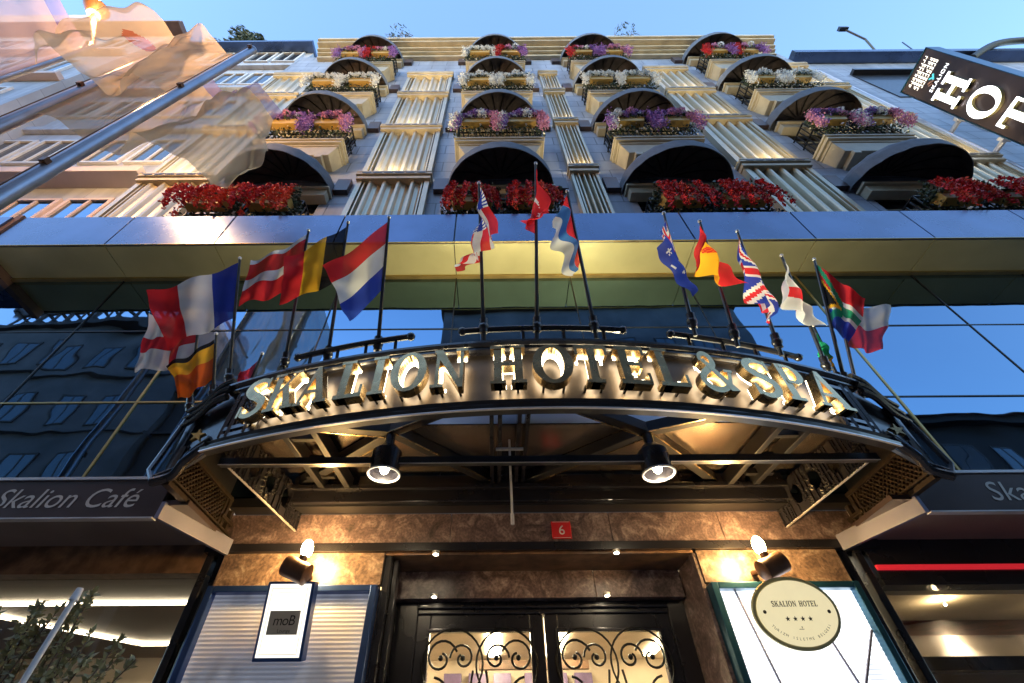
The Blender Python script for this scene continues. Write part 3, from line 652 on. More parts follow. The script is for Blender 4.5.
# corner scrolls sweeping outwards and down
for sg in (-1, 1):
    e = Vector(arc(sg*(SA+.08), R_+.03, 3.35)); tip = Vector((CXc+sg*2.66, 2.74, 3.12))
    m = MB()
    for off, rr in ((0, .032), (.06, .018)):
        p = [e+Vector((0, 0, off)), e+Vector((sg*.06, .02, -.035+off)), e+Vector((sg*.14, .05, -.10+off)), e+Vector((sg*.2, .09, -.18+off)), tip+Vector((sg*.03, 0, off*.6))]
        m.tube([Vector(q) for q in smooth_pts([tuple(q) for q in p], 4)], rr, 8)
    t0 = Vector(arc(sg*(SA+.1), R_+.06, 3.92))
    for j in range(3):
        dz = -.075*j; p = [t0+Vector((0, 0, dz)), t0+Vector((sg*.10, .03, dz-.03)), t0+Vector((sg*.22, .10, dz-.12)), t0+Vector((sg*.36, .16, dz-.17))]
        m.tube(smooth_pts([tuple(q) for q in p], 4), [.03-.012*i/12 for i in range(13)], 8)
    m.tube([tuple(t0+Vector((sg*.33, .16, -.2))), tuple(tip+Vector((sg*.1, .02, .1))), tuple(tip+Vector((sg*.02, 0, .0)))], .02, 8)
    m.build('corner_scroll', M['black_gloss'], CN, smooth=True)
    m = MB(); a_ = Vector(arc(sg*(SA+.06), R_-.02, 3.36)); b_ = Vector(arc(sg*(SA+.06), R_-.02, 3.9)); c_ = t0+Vector((sg*.34, .2, -.25)); d_ = tip+Vector((0, .03, .02))
    n_ = Vector((0, .03, 0)); m.add([a_, b_, c_, d_, a_+n_, b_+n_, c_+n_, d_+n_], [(0, 1, 2, 3), (7, 6, 5, 4), (0, 4, 5, 1), (1, 5, 6, 2), (2, 6, 7, 3), (3, 7, 4, 0)]); m.build('corner_plate', M['black'], CN)
    m = MB(); q = (a_+b_+c_+d_)/4+Vector((sg*.0, -.03, -.05)); st = [((.055 if k % 2 == 0 else .022)*math.sin(k*PI/5), (.055 if k % 2 == 0 else .022)*math.cos(k*PI/5)) for k in range(10)]
    m.poly(st, lambda u, v, w_: (q.x+u, q.y-w_, q.z+v), -.01, .02); m.build('star', mat('gilt_star', (.7, .42, .12), .35, .7, 0) if sg < 0 else M['brass_dark'], CN)
    # vertical lattice side
    xs_ = CXc+sg*2.60; m = MB()
    y0, y1, z0, z1 = 2.76, 3.69, 3.13, 3.40
    m.beam((xs_, y0, z0), (xs_, y1, z0), .05, .03); m.beam((xs_, y0, z1), (xs_, y1, z1), .05, .03); m.beam((xs_, y0, z0), (xs_, y0, z1), .03, .03); m.beam((xs_, y1-.2, z0), (xs_, y1-.2, z1), .03, .03)
    m.beam((xs_-sg*.03, y0, z0+.03), (xs_-sg*.03, y1, z0+.03), .02, .015)
    nn = 17
    for k in range(-5, nn):
        for d in (1, -1):
            ya = y0+k*.045; yb = ya+.27
            if d < 0: ya, yb = yb, ya
            za, zb_ = z0, z1
            # clip to the frame
            def clip(ya, za, yb, zb):
                lo, hi = y0, y1-.2
                def at(y): return za+(zb-za)*(y-ya)/(yb-ya)
                P = [(ya, za), (yb, zb)]; Q = []
                for (y, z) in P:
                    yc = min(max(y, lo), hi); Q.append((yc, at(yc)))
                return Q
            if max(ya, yb) <= y0 or min(ya, yb) >= y1-.2: continue
            (a1, b1), (a2, b2) = clip(ya, za, yb, zb_)
            m.beam((xs_-sg*.004*d, a1, b1), (xs_-sg*.004*d, a2, b2), .012, .016, upv=(1, 0, 0))
    m.build('side_lattice', M['bronze_black'], CN)
    m = MB(); m.box(min(xs_+sg*.02, xs_+sg*.035), max(xs_+sg*.02, xs_+sg*.035), y0, y1, z0, 3.72); m.build('side_plate', M['black'], CN)
    m = MB()
    for yy in (y1-.15, y1-.06): m.box(xs_-.02, xs_+.02, yy-.02, yy+.02, z0, z1)
    m.box(xs_-.03, xs_+.03, y1-.2, y1, z0+.1, z0+.13); m.build('bracket_block', M['bronze_black'], CN, bevel=.004)
    # inner plate bracket with three oval holes, running from the tie rod back to the wall
    p0 = Vector((CXc+sg*2.30, 2.80, 3.30)); p1 = Vector((CXc+sg*2.03, 3.68, 3.19)); m = MB()
    d = (p1-p0); N = 36; L = d.length
    holes = [.3, .52, .74]; hz = .17
    nu = 90; nv = 30
    def pp(u, v): q = p0+d*u; return Vector((q.x, q.y, q.z+v*(.30+.0*u)))
    for i in range(nu):
        for j in range(nv):
            u, v = (i+.5)/nu, (j+.5)/nv
            if any(((u-h)/.055)**2+((v-.5)/.26)**2 < 1 for h in holes): continue
            a, b, c, e2 = pp(i/nu, j/nv), pp((i+1)/nu, j/nv), pp((i+1)/nu, (j+1)/nv), pp(i/nu, (j+1)/nv); m.add([a, b, c, e2], [(0, 1, 2, 3)])
    pb = m.build('plate_bracket', M['black_gloss'], CN); sm = pb.modifiers.new('solid', 'SOLIDIFY'); sm.thickness = .012
    m = MB(); m.beam(p0, p1, .016, .008); m.build('bracket_flange', M['silver'], CN)
# tie rod, centre hanger
m = MB(); m.beam((CXc-2.32, 2.80, 3.30), (CXc+2.32, 2.80, 3.30), .05, .05); m.build('tie_bar', M['black'], CN)
m = MB(); m.box(CXc-2.32, CXc+2.32, 2.775, 2.779, 3.27, 3.278); m.build('tie_bar_edge', M['silver'], CN)
m = MB(); m.tube([(.13, 2.84, 3.50), (.13, 2.84, 2.93)], .008, 8); m.tube([(.13, 2.84, 2.93), (.13, 2.84, 2.86)], .012, 8); m.tube([(.03, 2.84, 3.42), (.23, 2.84, 3.42)], .012, 8); m.build('hanger_rod', M['silver'], CN)
# roof sheet = soffit, beams
def fy(x): a = math.asin(max(-1, min(1, (x-CXc)/R_))); return CYc-(R_-.06)*math.cos(a)
n = 40; xs2 = [CXc-2.6+5.2*i/n for i in range(n+1)]
def slab(name, ya, yb, z, t_, m_):
    m = MB(); m.add([(x, ya(x), z) for x in xs2]+[(x, yb(x), z) for x in xs2]+[(x, ya(x), z+t_) for x in xs2]+[(x, yb(x), z+t_) for x in xs2],
          [(i, n+1+i, n+2+i, i+1) for i in range(n)]+[(2*(n+1)+i, 2*(n+1)+i+1, 3*(n+1)+i+1, 3*(n+1)+i) for i in range(n)]+[(n+1+i, 3*(n+1)+i, 3*(n+1)+i+1, n+2+i) for i in range(n)])
    return m.build(name, m_, CN, fix=False)
slab('soffit_sheet', lambda x: max(2.82, fy(x)), lambda x: 3.7, 3.62, .04, M['soffit'])
m = MB(); m.add([(x, fy(x), 3.625) for x in xs2]+[(x, max(2.81, fy(x)), 3.625) for x in xs2], [(i, n+1+i, n+2+i, i+1) for i in range(n)]); m.build('frosted_glass', M['frosted'], CN, fix=False)
slab('roof_sheet', lambda x: max(2.86, fy(x)), lambda x: 3.54, 3.80, .02, M['black'])
m = MB(); m.box(CXc-.62, CXc+.42, 2.6, 3.3, 3.905, 3.93); m.build('roof_plate', M['brass'], CN)
SP = [(-.75+.0, 2.80), (1.16, 2.82)]
for sx, sy in SP:
    for tx, ty in ((sx-.85, fy(sx-.85)+.05), (sx+.75, fy(sx+.75)+.05), (sx-.95, 3.6), (sx+.8, 3.6)):
        if CXc-2.2 < tx < CXc+2.2: 
            m = MB(); m.beam((sx, sy, 3.57), (tx, ty, 3.57), .07, .09); m.build('diagonal_rib', M['rib_black'], CN, bevel=.004)
            m = MB(); dv = Vector((tx-sx, ty-sy, 0)).normalized().cross(Vector((0, 0, 1)))*.038; m.beam(Vector((sx, sy, 3.523))+dv, Vector((tx, ty, 3.523))+dv, .008, .006); m.build('rib_edge', M['brass_dark'], CN)
for x in (CXc-1.95, CXc-1.72, CXc+1.72, CXc+1.95):
    m = MB(); m.beam((x, fy(x)+.05, 3.56), (x*.93+.02, 3.6, 3.52), .05, .11); m.build('side_beam', M['rib_black'], CN, bevel=.004)
for sg in (-1, 1):
    for y in (2.85, 3.15, 3.4):
        m = MB(); m.beam((CXc+sg*1.72, y, 3.54), (CXc+sg*1.95, y, 3.54), .04, .05); m.build('cross_tie', M['rib_black'], CN)
m = MB()
for x in (.0, .06, .2, .26): m.beam((x, 2.3, 3.55), (x, 3.66, 3.55), .03, .09)
m.box(-.03, .29, 2.32, 2.42, 3.46, 3.60); m.build('centre_beam', M['black_gloss'], CN, bevel=.004)
m = MB(); m.box(CXc-2.1, CXc+2.1, 3.52, 3.60, 3.36, 3.60); m.box(CXc-2.1, CXc+2.1, 3.60, 3.67, 3.345, 3.60); m.box(CXc-2.1, CXc+2.1, 3.48, 3.52, 3.46, 3.5); m.build('rear_beam', M['black_gloss'], CN, bevel=.006)
for sx, sy in SP:
    m = MB(); m.tube([(sx, sy, 3.37), (sx, sy, 3.20)], .105, 28, cap=False); m.tube([(sx, sy, 3.42), (sx, sy, 3.37)], [.06, .105], 28); m.tube([(sx, sy, 3.56), (sx, sy, 3.41)], .035, 12); h = m.build('spotlight', M['black_gloss'], CN, smooth=True)
    m = MB(); m.tube([(sx+.109*math.cos(a), sy+.109*math.sin(a), 3.20) for a in [k*2*PI/36 for k in range(37)]], .0075, 6); m.build('ring', M['white'], h, smooth=True)
    m = MB(); m.tube([(sx, sy, 3.34), (sx, sy, 3.28)], [.04, .075], 20, cap=False); m.build('reflector', M['brass_dark'], h, smooth=True)
    m = MB(); m.ball((sx, sy, 3.235), .03, 12); m.build('bulb', M['spotbulb'], h, smooth=True)
    point(h, (sx, sy, 3.17), 1.35, (1, .80, .52), .04)
# back-lit letters
PX = [('S', -2.16, -1.94), ('K', -1.93, -1.71), ('A', -1.70, -1.47), ('L', -1.42, -1.22), ('I', -1.19, -1.08), ('O', -1.05, -.81), ('N', -.78, -.54),
      ('H', -.40, -.17), ('O', -.13, .13), ('T', .15, .36), ('E', .41, .62), ('L', .66, .86), ('&', .94, 1.18), ('S', 1.29, 1.51), ('P', 1.54, 1.76), ('A', 1.78, 2.05)]
ZB, ZH = 3.43, .33
for ch, s0, s1 in PX:
    wd = glyph(ch)[0]
    def fl(u, v, w_): return arc(s0+(s1-s0)*u/wd, R_+w_, ZB+ZH*v)
    m = MB(); letter_mesh(m, ch, fl, .06, .13); lo = m.build('letter', M['brass_dark'], CN)
    m = MB(); letter_mesh(m, ch, lambda u, v, w_: fl(.5*wd+(u-.5*wd)*.86, .5+(v-.5)*.86, w_), .044, .052); m.build('backlight', M['halo'], lo)
    for uu in (.25, .75): m = MB(); p = arc(s0+(s1-s0)*uu, R_, ZB+.03); q = arc(s0+(s1-s0)*uu, R_+.06, ZB+.03); m.beam(p, q, .014, .014); m.build('stud', M['black'], lo)
area(CN, (CXc-.9, 3.25, 3.96), 1.7, .1, 14, (1, .86, .5), (-.35, -.15, 1), 'added_roof_glow')  # unseen uplights added on the canopy roof to brighten the brass soffit
area(CN, (CXc+1.0, 3.25, 3.96), 2.0, .1, 30, (1, .86, .5), (.25, -.15, 1), 'added_roof_glow')
m = MB(); m.box(CXc-1.8, CXc+2.0, 3.22, 3.28, 3.935, 3.95); m.build('added_roof_strip', M['strip'], CN)  # unseen glowing strip, added along with the soffit uplights
# flag rails
for s0, s1 in ((-1.98, -1.02), (-.62, .60), (.98, 2.12)):
    m = MB(); m.tube([arc(s0+(s1-s0)*i/12, R_-.02, 4.10) for i in range(13)], .024, 8)
    for s in (s0, s1): m.ball(arc(s, R_-.02, 4.10), .034, 8)
    for i in range(4): s = s0+(s1-s0)*(i+.5)/4; m.tube([arc(s, R_-.02, 4.10), arc(s, R_-.06, 3.92)], .014, 6)
    m.build('flag_rail', M['black_gloss'], CN, smooth=True)

# ================================================================== CAFE CANOPIES
def cafe(sg, x_in, x_out, txt, label):
    t = thing('cafe_canopy', label, 'canopy', ((x_in+x_out)/2, 3.7, 3.0))
    x0, x1 = min(x_in, x_out), max(x_in, x_out); m = MB()
    m.box(x0, x1, 3.0, 3.03, 3.0, 3.285); m.build('fascia', M['cafe_face'], t, bevel=.004)
    m = MB(); m.box(x0, x1, 2.985, 3.035, 2.99, 2.999); m.box(x0, x1, 2.99, 3.035, 3.286, 3.30); m.build('edge_trim', M['silver'], t)
    m = MB(); m.box(x0, x1, 3.03, 3.72, 3.27, 3.33); m.build('roof_sheet', M['silver'], t)
    m = MB(); m.box(x0, x1, 3.036, 3.72, 3.10, 3.14); m.build('soffit', M['brownsoffit'], t)
    # slanting return
    xr = x_in-sg*.2; vs = []
    for (x, y) in ((x_in, 3.0), (x_in-sg*.21, 3.66)):
        vs += [(x, y, 2.995), (x, y, 3.115)]
    vs2 = [(x-sg*.03, y, z) for x, y, z in vs]
    m = MB(); m.add(vs+vs2, [(0, 2, 3, 1), (4, 5, 7, 6), (0, 1, 5, 4), (2, 6, 7, 3), (1, 3, 7, 5), (0, 4, 6, 2)]); m.build('return_panel', M['return'], t)
    m = MB(); m.box(min(x_in, x_in-sg*.18), max(x_in, x_in-sg*.18), 3.02, 3.66, 3.10, 3.135); m.build('return_soffit', M['cafe_face'], t)
    m = MB()
    if sg < 0: text_into(m, txt, .205, lambda u, v, w_: (-2.53+u, 2.997, 3.075+v), align='R', shear=.22, sp=1.0)
    else: text_into(m, txt, .205, lambda u, v, w_: (3.52+u, 2.997, 3.075+v), align='L', shear=.22, sp=1.05)
    m.build('lettering', M['greyink'], t)
cafe(-1, -2.34, -8.5, 'Skalion Café', 'dark cafe canopy with thin italic lettering, left of the entrance')
cafe(1, 3.02, 10.5, 'Skalion Café', 'dark cafe canopy right of the entrance, its lettering cut off by the photo edge')

# ================================================================== AWNINGS
def make_awning(cx, half, z):
    t = bpy.data.objects.new('dome_awning', None); t.empty_display_size = .1; COL.objects.link(t); t.location = (cx, WY, z)
    pj_ = .86; n = 36; vh = .22
    v = MB(); vs = []
    for i in range(n+1):
        a = PI*i/n; x, y = cx-half*math.cos(a), WY-pj_*math.sin(a); sc_ = .018*abs(math.sin(a*9))
        x2, y2 = cx-(half-.012)*math.cos(a), WY-(pj_-.012)*math.sin(a)
        vs += [(x, y, z-.02+sc_), (x, y, z+vh), (x2, y2, z-.02+sc_), (x2, y2, z+vh)]
    for i in range(n):
        o = i*4; v.add([vs[o], vs[o+4], vs[o+5], vs[o+1]], [(0, 1, 2, 3)], 0); v.add([vs[o+2], vs[o+6], vs[o+7], vs[o+3]], [(3, 2, 1, 0)], 1); v.add([vs[o], vs[o+4], vs[o+6], vs[o+2]], [(0, 1, 2, 3)], 0)
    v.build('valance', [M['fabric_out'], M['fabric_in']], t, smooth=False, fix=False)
    d = MB(); kt = 10; hh = .48
    def P(i, k, off=0):
        a = PI*i/n; tt = PI/2*k/kt; sag = 1-.03*abs(math.sin(a*9)) * math.sin(tt*2)
        return (cx-(half-.004-off)*math.cos(a)*math.cos(tt)*sag, WY-(pj_-.004-off)*math.sin(a)*math.cos(tt)*sag, z+vh-off+hh*math.sin(tt)*sag)
    for off, mi in ((0, 0), (.012, 1)):
        vs = [P(i, k, off) for i in range(n+1) for k in range(kt+1)]
        fs = [(i*(kt+1)+k, (i+1)*(kt+1)+k, (i+1)*(kt+1)+k+1, i*(kt+1)+k+1) for i in range(n) for k in range(kt)]
        d.add(vs, fs, mi)
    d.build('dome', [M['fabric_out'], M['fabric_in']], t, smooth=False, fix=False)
    for j in range(1, 9):
        i = j*4; r = MB(); r.tube([P(i, k, .03) for k in range(kt)], .012, 5); r.build('rib', M['ribm'], t)
    for s in (-1, 1):
        m = MB(); m.box(min(cx+s*half, cx+s*(half+.26)), max(cx+s*half, cx+s*(half+.26)), WY-.10, WY, z+.05, z+.5)
        m.build('dark_end_box', M['cafe_face'], t)  # plain dark box beside each awning end
    return t
ROWN = ['lowest row', 'second row up', 'third row up', 'top row']; COLN = ['leftmost', 'second from left', 'third from left', 'rightmost']
FLN = ['red', 'purple', 'white', 'mixed pink and white']
for c in range(4):
    proto = None
    for r in range(4):
        if proto is None: o = proto = make_awning(COLX[c], HALF[c], AZ[r])
        else: o = copy_tree(proto); o.location = (COLX[c], WY, AZ[r])
        tag(o, '%s dome awning in the %s, above %s flowers' % (COLN[c], ROWN[r], FLN[r]), 'awning', 'dome awnings over the hotel windows')

# ================================================================== FLOWER BOXES
def flower_mesh(kind, seed):
    rnd = random.Random(seed); m = MB()
    pal = {'red': [0, 0, 0, 1], 'coral': [1, 1, 0, 1], 'purple': [2, 2, 3, 2, 4], 'pink': [3, 3, 2, 4], 'white': [4], 'mix': [0, 3, 4, 2]}[kind]
    def petal(c, s, mi):
        a = Vector((rnd.gauss(0, 1), rnd.gauss(0, 1), rnd.gauss(0, 1))).normalized(); b = a.orthogonal().normalized(); q = a.cross(b)
        c = Vector(c); m.add([c-b*s, c-q*s*.6+a*s*.3, c+b*s, c+q*s*.6+a*s*.3], [(0, 1, 2, 3)], mi)
    for i in range(420):      # foliage
        x = rnd.uniform(-.42, .42); petal((x, rnd.uniform(-.14, .14), .14+abs(rnd.gauss(0, .13))), rnd.uniform(.022, .05), 5)
    for i in range(230):
        petal((rnd.uniform(-.46, .46), rnd.uniform(-.02, .16), rnd.uniform(-.42, .12)), rnd.uniform(.02, .042), 5 if rnd.random() < .93 else 4)
    ncl = 13
    for k in range(ncl):
        x = -.36+.72*k/(ncl-1)+rnd.uniform(-.03, .03); pc = rnd.choice(pal) if kind != 'mix' else pal[int(k/3.3) % 4]
        edge = abs(x) > .28
        if kind in ('red', 'coral'):      # hanging plumes
            L = rnd.uniform(.46, .86); y0 = rnd.uniform(-.22, -.08)
            for j in range(110):
                t = rnd.random(); petal((x+rnd.gauss(0, .022)+(.05*t if x > 0 else -.05*t), y0-.07*math.sin(t*PI*.8)+rnd.gauss(0, .015), .37-t*L+rnd.gauss(0, .015)), rnd.uniform(.016, .034), pc)
        else:
            cc = (x+rnd.uniform(-.02, .02), rnd.uniform(-.15, -.04), .27+rnd.uniform(-.07, .09)-(.10 if edge else 0)); rr = rnd.uniform(.065, .10)
            for j in range(95):
                d = Vector((rnd.gauss(0, 1), rnd.gauss(0, 1), rnd.gauss(0, 1))).normalized()*rr*rnd.uniform(.7, 1.1)
                petal((cc[0]+d.x*1.15, cc[1]+d.y, cc[2]+d.z), rnd.uniform(.018, .032), pc)
            if edge:
                for j in range(190): t = rnd.random(); petal((x+(.07 if x > 0 else -.07)+rnd.gauss(0, .045), -.10+rnd.gauss(0, .05), .26-t*.62), rnd.uniform(.018, .034), pc)
    return m
FM = [M['redp'], M['coralp'], M['purp'], M['pinkp'], M['whitep'], M['leaf']]
def make_box(kind, seed):
    t = bpy.data.objects.new('flower_box', None); t.empty_display_size = .1; COL.objects.link(t)
    m = MB(); a, b = .315, .285
    m.add([(-b, -.07, 0), (b, -.07, 0), (b, .07, 0), (-b, .07, 0), (-a, -.085, .17), (a, -.085, .17), (a, .085, .17), (-a, .085, .17)], [(3, 2, 1, 0), (4, 5, 6, 7), (0, 1, 5, 4), (1, 2, 6, 5), (2, 3, 7, 6), (3, 0, 4, 7)])
    m.box(-a-.012, a+.012, -.097, -.0855, .14, .175); m.box(-a-.012, a+.012, .0855, .097, .14, .175)
    m.build('trough', M['planter'], t, bevel=.006)
    flower_mesh(kind, seed).build('flowers', FM, t, fix=False)
    return t
protos = {}
KINDS = {0: ['coral', 'coral', 'red', 'red', 'red', 'red', 'red', 'red'], 1: ['purple', 'pink', 'purple', 'purple', 'purple', 'pink', 'pink', 'purple'], 2: ['white']*8, 3: ['pink', 'mix', 'white', 'mix', 'mix', 'pink', 'mix', 'mix']}
KW = {'coral': 'orange-red hanging plumes', 'red': 'deep red hanging plumes', 'purple': 'purple blossoms', 'pink': 'pink and lilac blossoms', 'white': 'white blossoms', 'mix': 'red, pink and white blossoms'}
for r in range(4):
    for c in range(4):
        for s in range(2):
            kind = KINDS[r][c*2+s]; key = (kind, (c+r) % 2)
            pos = (COLX[c]+(-.47 if s == 0 else .47), 3.165, BZ[r]+(.50 if r else .42))
            if key not in protos: protos[key] = make_box(kind, 11*len(protos)+3); o = protos[key]
            else: o = copy_tree(protos[key])
            o.location = pos; o.scale = (.98+.05*random.random(),)*3
            tag(o, '%s, %s box on the %s balcony, %s' % (KW[kind], 'left' if s == 0 else 'right', ['far left', 'second', 'third', 'far right'][c], ROWN[r]), 'flower box', 'flower boxes on the hotel balconies')

# ================================================================== NATIONAL FLAGS
C = {}
def cc(name, col):
    if name not in C: C[name] = cloth('flag_'+name, col, .05)
    return C[name]
FC = [cc('white', (.72, .72, .74)), cc('red', (.62, .03, .04)), cc('blue', (.03, .06, .42)), cc('yellow', (.85, .45, .03)), cc('black', (.015, .015, .02)), cc('green', (.02, .30, .16)), cc('orange', (.75, .14, .02)), cc('midblue', (.05, .17, .50))]
W_, R1, B_, Y_, K_, G_, O_, MB_ = range(8)
def star5(u, v, cu, cv, r, asp=1.5):
    x, y = (u-cu)*asp, (v-cv); d = math.hypot(x, y)
    if d > r: return False
    a = math.atan2(x, -y) % (2*PI/5); a = abs(a-PI/5); a = PI/5-a
    k = .38*r; A = (r, 0.); Bp = (k*math.cos(PI/5), k*math.sin(PI/5)); px, py = d*math.cos(a), d*math.sin(a)
    return (Bp[0]-A[0])*(py-A[1])-(Bp[1]-A[1])*(px-A[0]) > 0
def union(u, v):
    x, y = abs(u-.5), abs(v-.5)
    if x < .05 or y < .08: return R1
    if x < .09 or y < .14: return W_
    d = abs((u-.5)-(v-.5)); d2 = abs((u-.5)+(v-.5)); d = min(d, d2)
    if d < .035: return R1
    if d < .10: return W_
    return B_
def D(n, u, v):
    if n == 'white_red_cross': return R1 if abs(u-.36) < .09 or abs(v-.5) < .12 else W_
    if n == 'yellow_red': return K_ if v < .12 else (Y_ if v < .48 else O_)
    if n == 'french': return B_ if u < .3 else (W_ if u < .66 else R1)
    if n == 'small_red': return R1
    if n == 'austria': return W_ if .38 < v < .58 or v < .08 else R1
    if n == 'belgium': return K_ if u < .33 else (Y_ if u < .66 else R1)
    if n == 'netherlands': return R1 if v < .33 else (W_ if v < .67 else B_)
    if n == 'usa':
        if u < .42 and v < .54: return W_ if (int(u*26) % 2 == 0 and int(v*18) % 2 == 0) else B_
        return R1 if int(v*13) % 2 == 0 else W_
    if n == 'turkey':
        a = math.hypot((u-.42)*1.2, v-.5); b = math.hypot((u-.46)*1.2, v-.5)
        return W_ if (a < .22 and b > .18) or star5(u, v, .64, .5, .12, 1.2) else R1
    if n == 'redbluewhite': return R1 if u < .28 else (MB_ if u < .62 else W_)
    if n == 'australia':
        if u < .48 and v < .5: return union(u/.48, v/.5)
        return W_ if any(star5(u, v, a, b, r) for a, b, r in ((.24, .76, .14), (.75, .2, .07), (.75, .82, .07), (.63, .45, .07), (.87, .4, .07), (.8, .58, .05))) else B_
    if n == 'spain':
        if .25 < v < .75 and math.hypot((u-.3)*1.4, (v-.5)) < .13: return R1 if (int(u*30)+int(v*24)) % 2 else O_
        return R1 if v < .25 or v > .75 else Y_
    if n == 'uk': return union(u, v)
    if n == 'japan': return R1 if math.hypot((u-.5)*1.4, v-.5) < .27 else W_
    if n == 'yellow_green': return G_ if v < .5 else Y_
    if n == 'southafrica':
        y = abs(v-.5)
        if u*.62 < .30-y: return K_ if u*.62 < .24-y else Y_
        if y < .09 or abs((.5-u*.9)-y) < .08 and u < .5: return G_
        if y < .16: return W_
        return R1 if v < .5 else B_
    if n == 'red_white': return R1 if v > .5 or u < .25 else W_
    return W_
FLAGS = [
('white_red_cross',(-2.588, 3.04, 4.0),(-2.775, 2.734, 4.889),(-2.67, 2.905, 4.391),(-3.2, 2.714, 4.812),(-3.191, 2.925, 4.295)),
('yellow_red',(-2.364, 2.93, 4.05),(-2.483, 2.757, 4.549),(-2.395, 2.885, 4.18),(-2.761, 2.737, 4.234),(-2.597, 2.905, 3.978)),
('french',(-2.189, 2.784, 4.1),(-2.399, 2.397, 5.225),(-2.29, 2.598, 4.64),(-3.006, 2.377, 4.738),(-2.734, 2.618, 4.283)),
('small_red',(-2.012, 2.824, 4.0),(-1.987, 2.757, 4.292),(-2.007, 2.812, 4.135),(-2.084, 2.737, 4.112),(-2.126, 2.832, 4.042)),
('austria',(-1.661, 2.597, 4.1),(-1.712, 2.169, 5.341),(-1.689, 2.366, 4.77),(-2.061, 2.149, 4.849),(-2.136, 2.386, 4.546)),
('belgium',(-1.298, 2.532, 4.1),(-1.329, 2.099, 5.359),(-1.315, 2.298, 4.78),(-1.732, 2.079, 4.829),(-1.746, 2.318, 4.51)),
('netherlands',(-0.881, 2.426, 4.1),(-0.921, 2.016, 5.295),(-0.898, 2.254, 4.602),(-1.324, 1.996, 4.526),(-1.095, 2.274, 4.201)),
('usa',(-0.055, 2.246, 4.1),(-0.097, 1.777, 5.46),(-0.073, 2.049, 4.671),(0.089, 1.757, 4.579),(-0.307, 2.069, 4.563)),
('turkey',(0.346, 2.24, 4.1),(0.425, 1.695, 5.688),(0.387, 1.957, 4.926),(0.483, 1.675, 4.743),(0.274, 1.977, 5.186)),
('redbluewhite',(0.773, 2.234, 4.1),(0.691, 1.804, 5.345),(0.737, 2.045, 4.648),(0.45, 1.784, 4.709),(0.639, 2.065, 4.477)),
('australia',(1.501, 2.212, 4.1),(1.487, 1.877, 5.071),(1.495, 2.058, 4.547),(1.282, 1.857, 4.527),(1.532, 2.078, 4.229)),
('spain',(1.857, 2.328, 4.1),(1.843, 1.98, 5.115),(1.848, 2.095, 4.78),(1.496, 1.96, 4.409),(1.948, 2.115, 4.41)),
('uk',(2.229, 2.427, 4.1),(2.208, 2.079, 5.11),(2.217, 2.236, 4.656),(1.93, 2.059, 4.165),(2.189, 2.256, 4.141)),
('japan',(2.748, 2.695, 4.1),(2.725, 2.345, 5.118),(2.734, 2.488, 4.701),(2.401, 2.325, 4.493),(2.708, 2.508, 4.323)),
('yellow_green',(2.851, 2.781, 4.0),(2.836, 2.651, 4.477),(2.844, 2.72, 4.277),(2.743, 2.631, 4.211),(2.776, 2.74, 4.063)),
('southafrica',(2.893, 2.781, 4.0),(3.081, 2.416, 5.161),(2.974, 2.624, 4.556),(3.21, 2.396, 4.6),(3.03, 2.644, 4.292)),
('red_white',(3.127, 2.984, 4.0),(3.29, 2.681, 4.93),(3.205, 2.839, 4.472),(3.752, 2.661, 4.839),(3.483, 2.859, 4.405)),
]
FL = {'white_red_cross': 'white flag with a red cross, leftmost of the small flags over the canopy',
 'yellow_red': 'black, yellow and orange-red striped flag drooping at the canopy\'s left corner',
 'french': 'blue, white and red flag flying left on the pole at the canopy\'s left end',
 'small_red': 'tiny plain red flag just above the first letter of the hotel name',
 'austria': 'red flag with a white stripe flying left, beside the black-yellow-red flag',
 'belgium': 'black, yellow and red upright-striped flag between the red-white flag and the red-white-blue one',
 'netherlands': 'red, white and blue level-striped flag spread wide left of the centre',
 'usa': 'stars and stripes flag hanging at centre, left of the plain red flag',
 'turkey': 'tall red flag with white crescent and star on the middle pole',
 'redbluewhite': 'drooping red, blue and white flag just right of the red crescent flag',
 'australia': 'dark blue flag with small white stars hanging right of the centre group',
 'spain': 'red and yellow flag with a small crest, drooping right of the dark blue flag',
 'uk': 'narrow folded flag with red, white and blue crosses right of the yellow one',
 'japan': 'white flag with a red disc hanging near the canopy\'s right end',
 'yellow_green': 'tiny green and yellow flag low at the canopy\'s right end',
 'southafrica': 'flag with green, black, red and blue fields at the canopy\'s right end',
 'red_white': 'white and red flag flying right, rightmost of the small flags'}
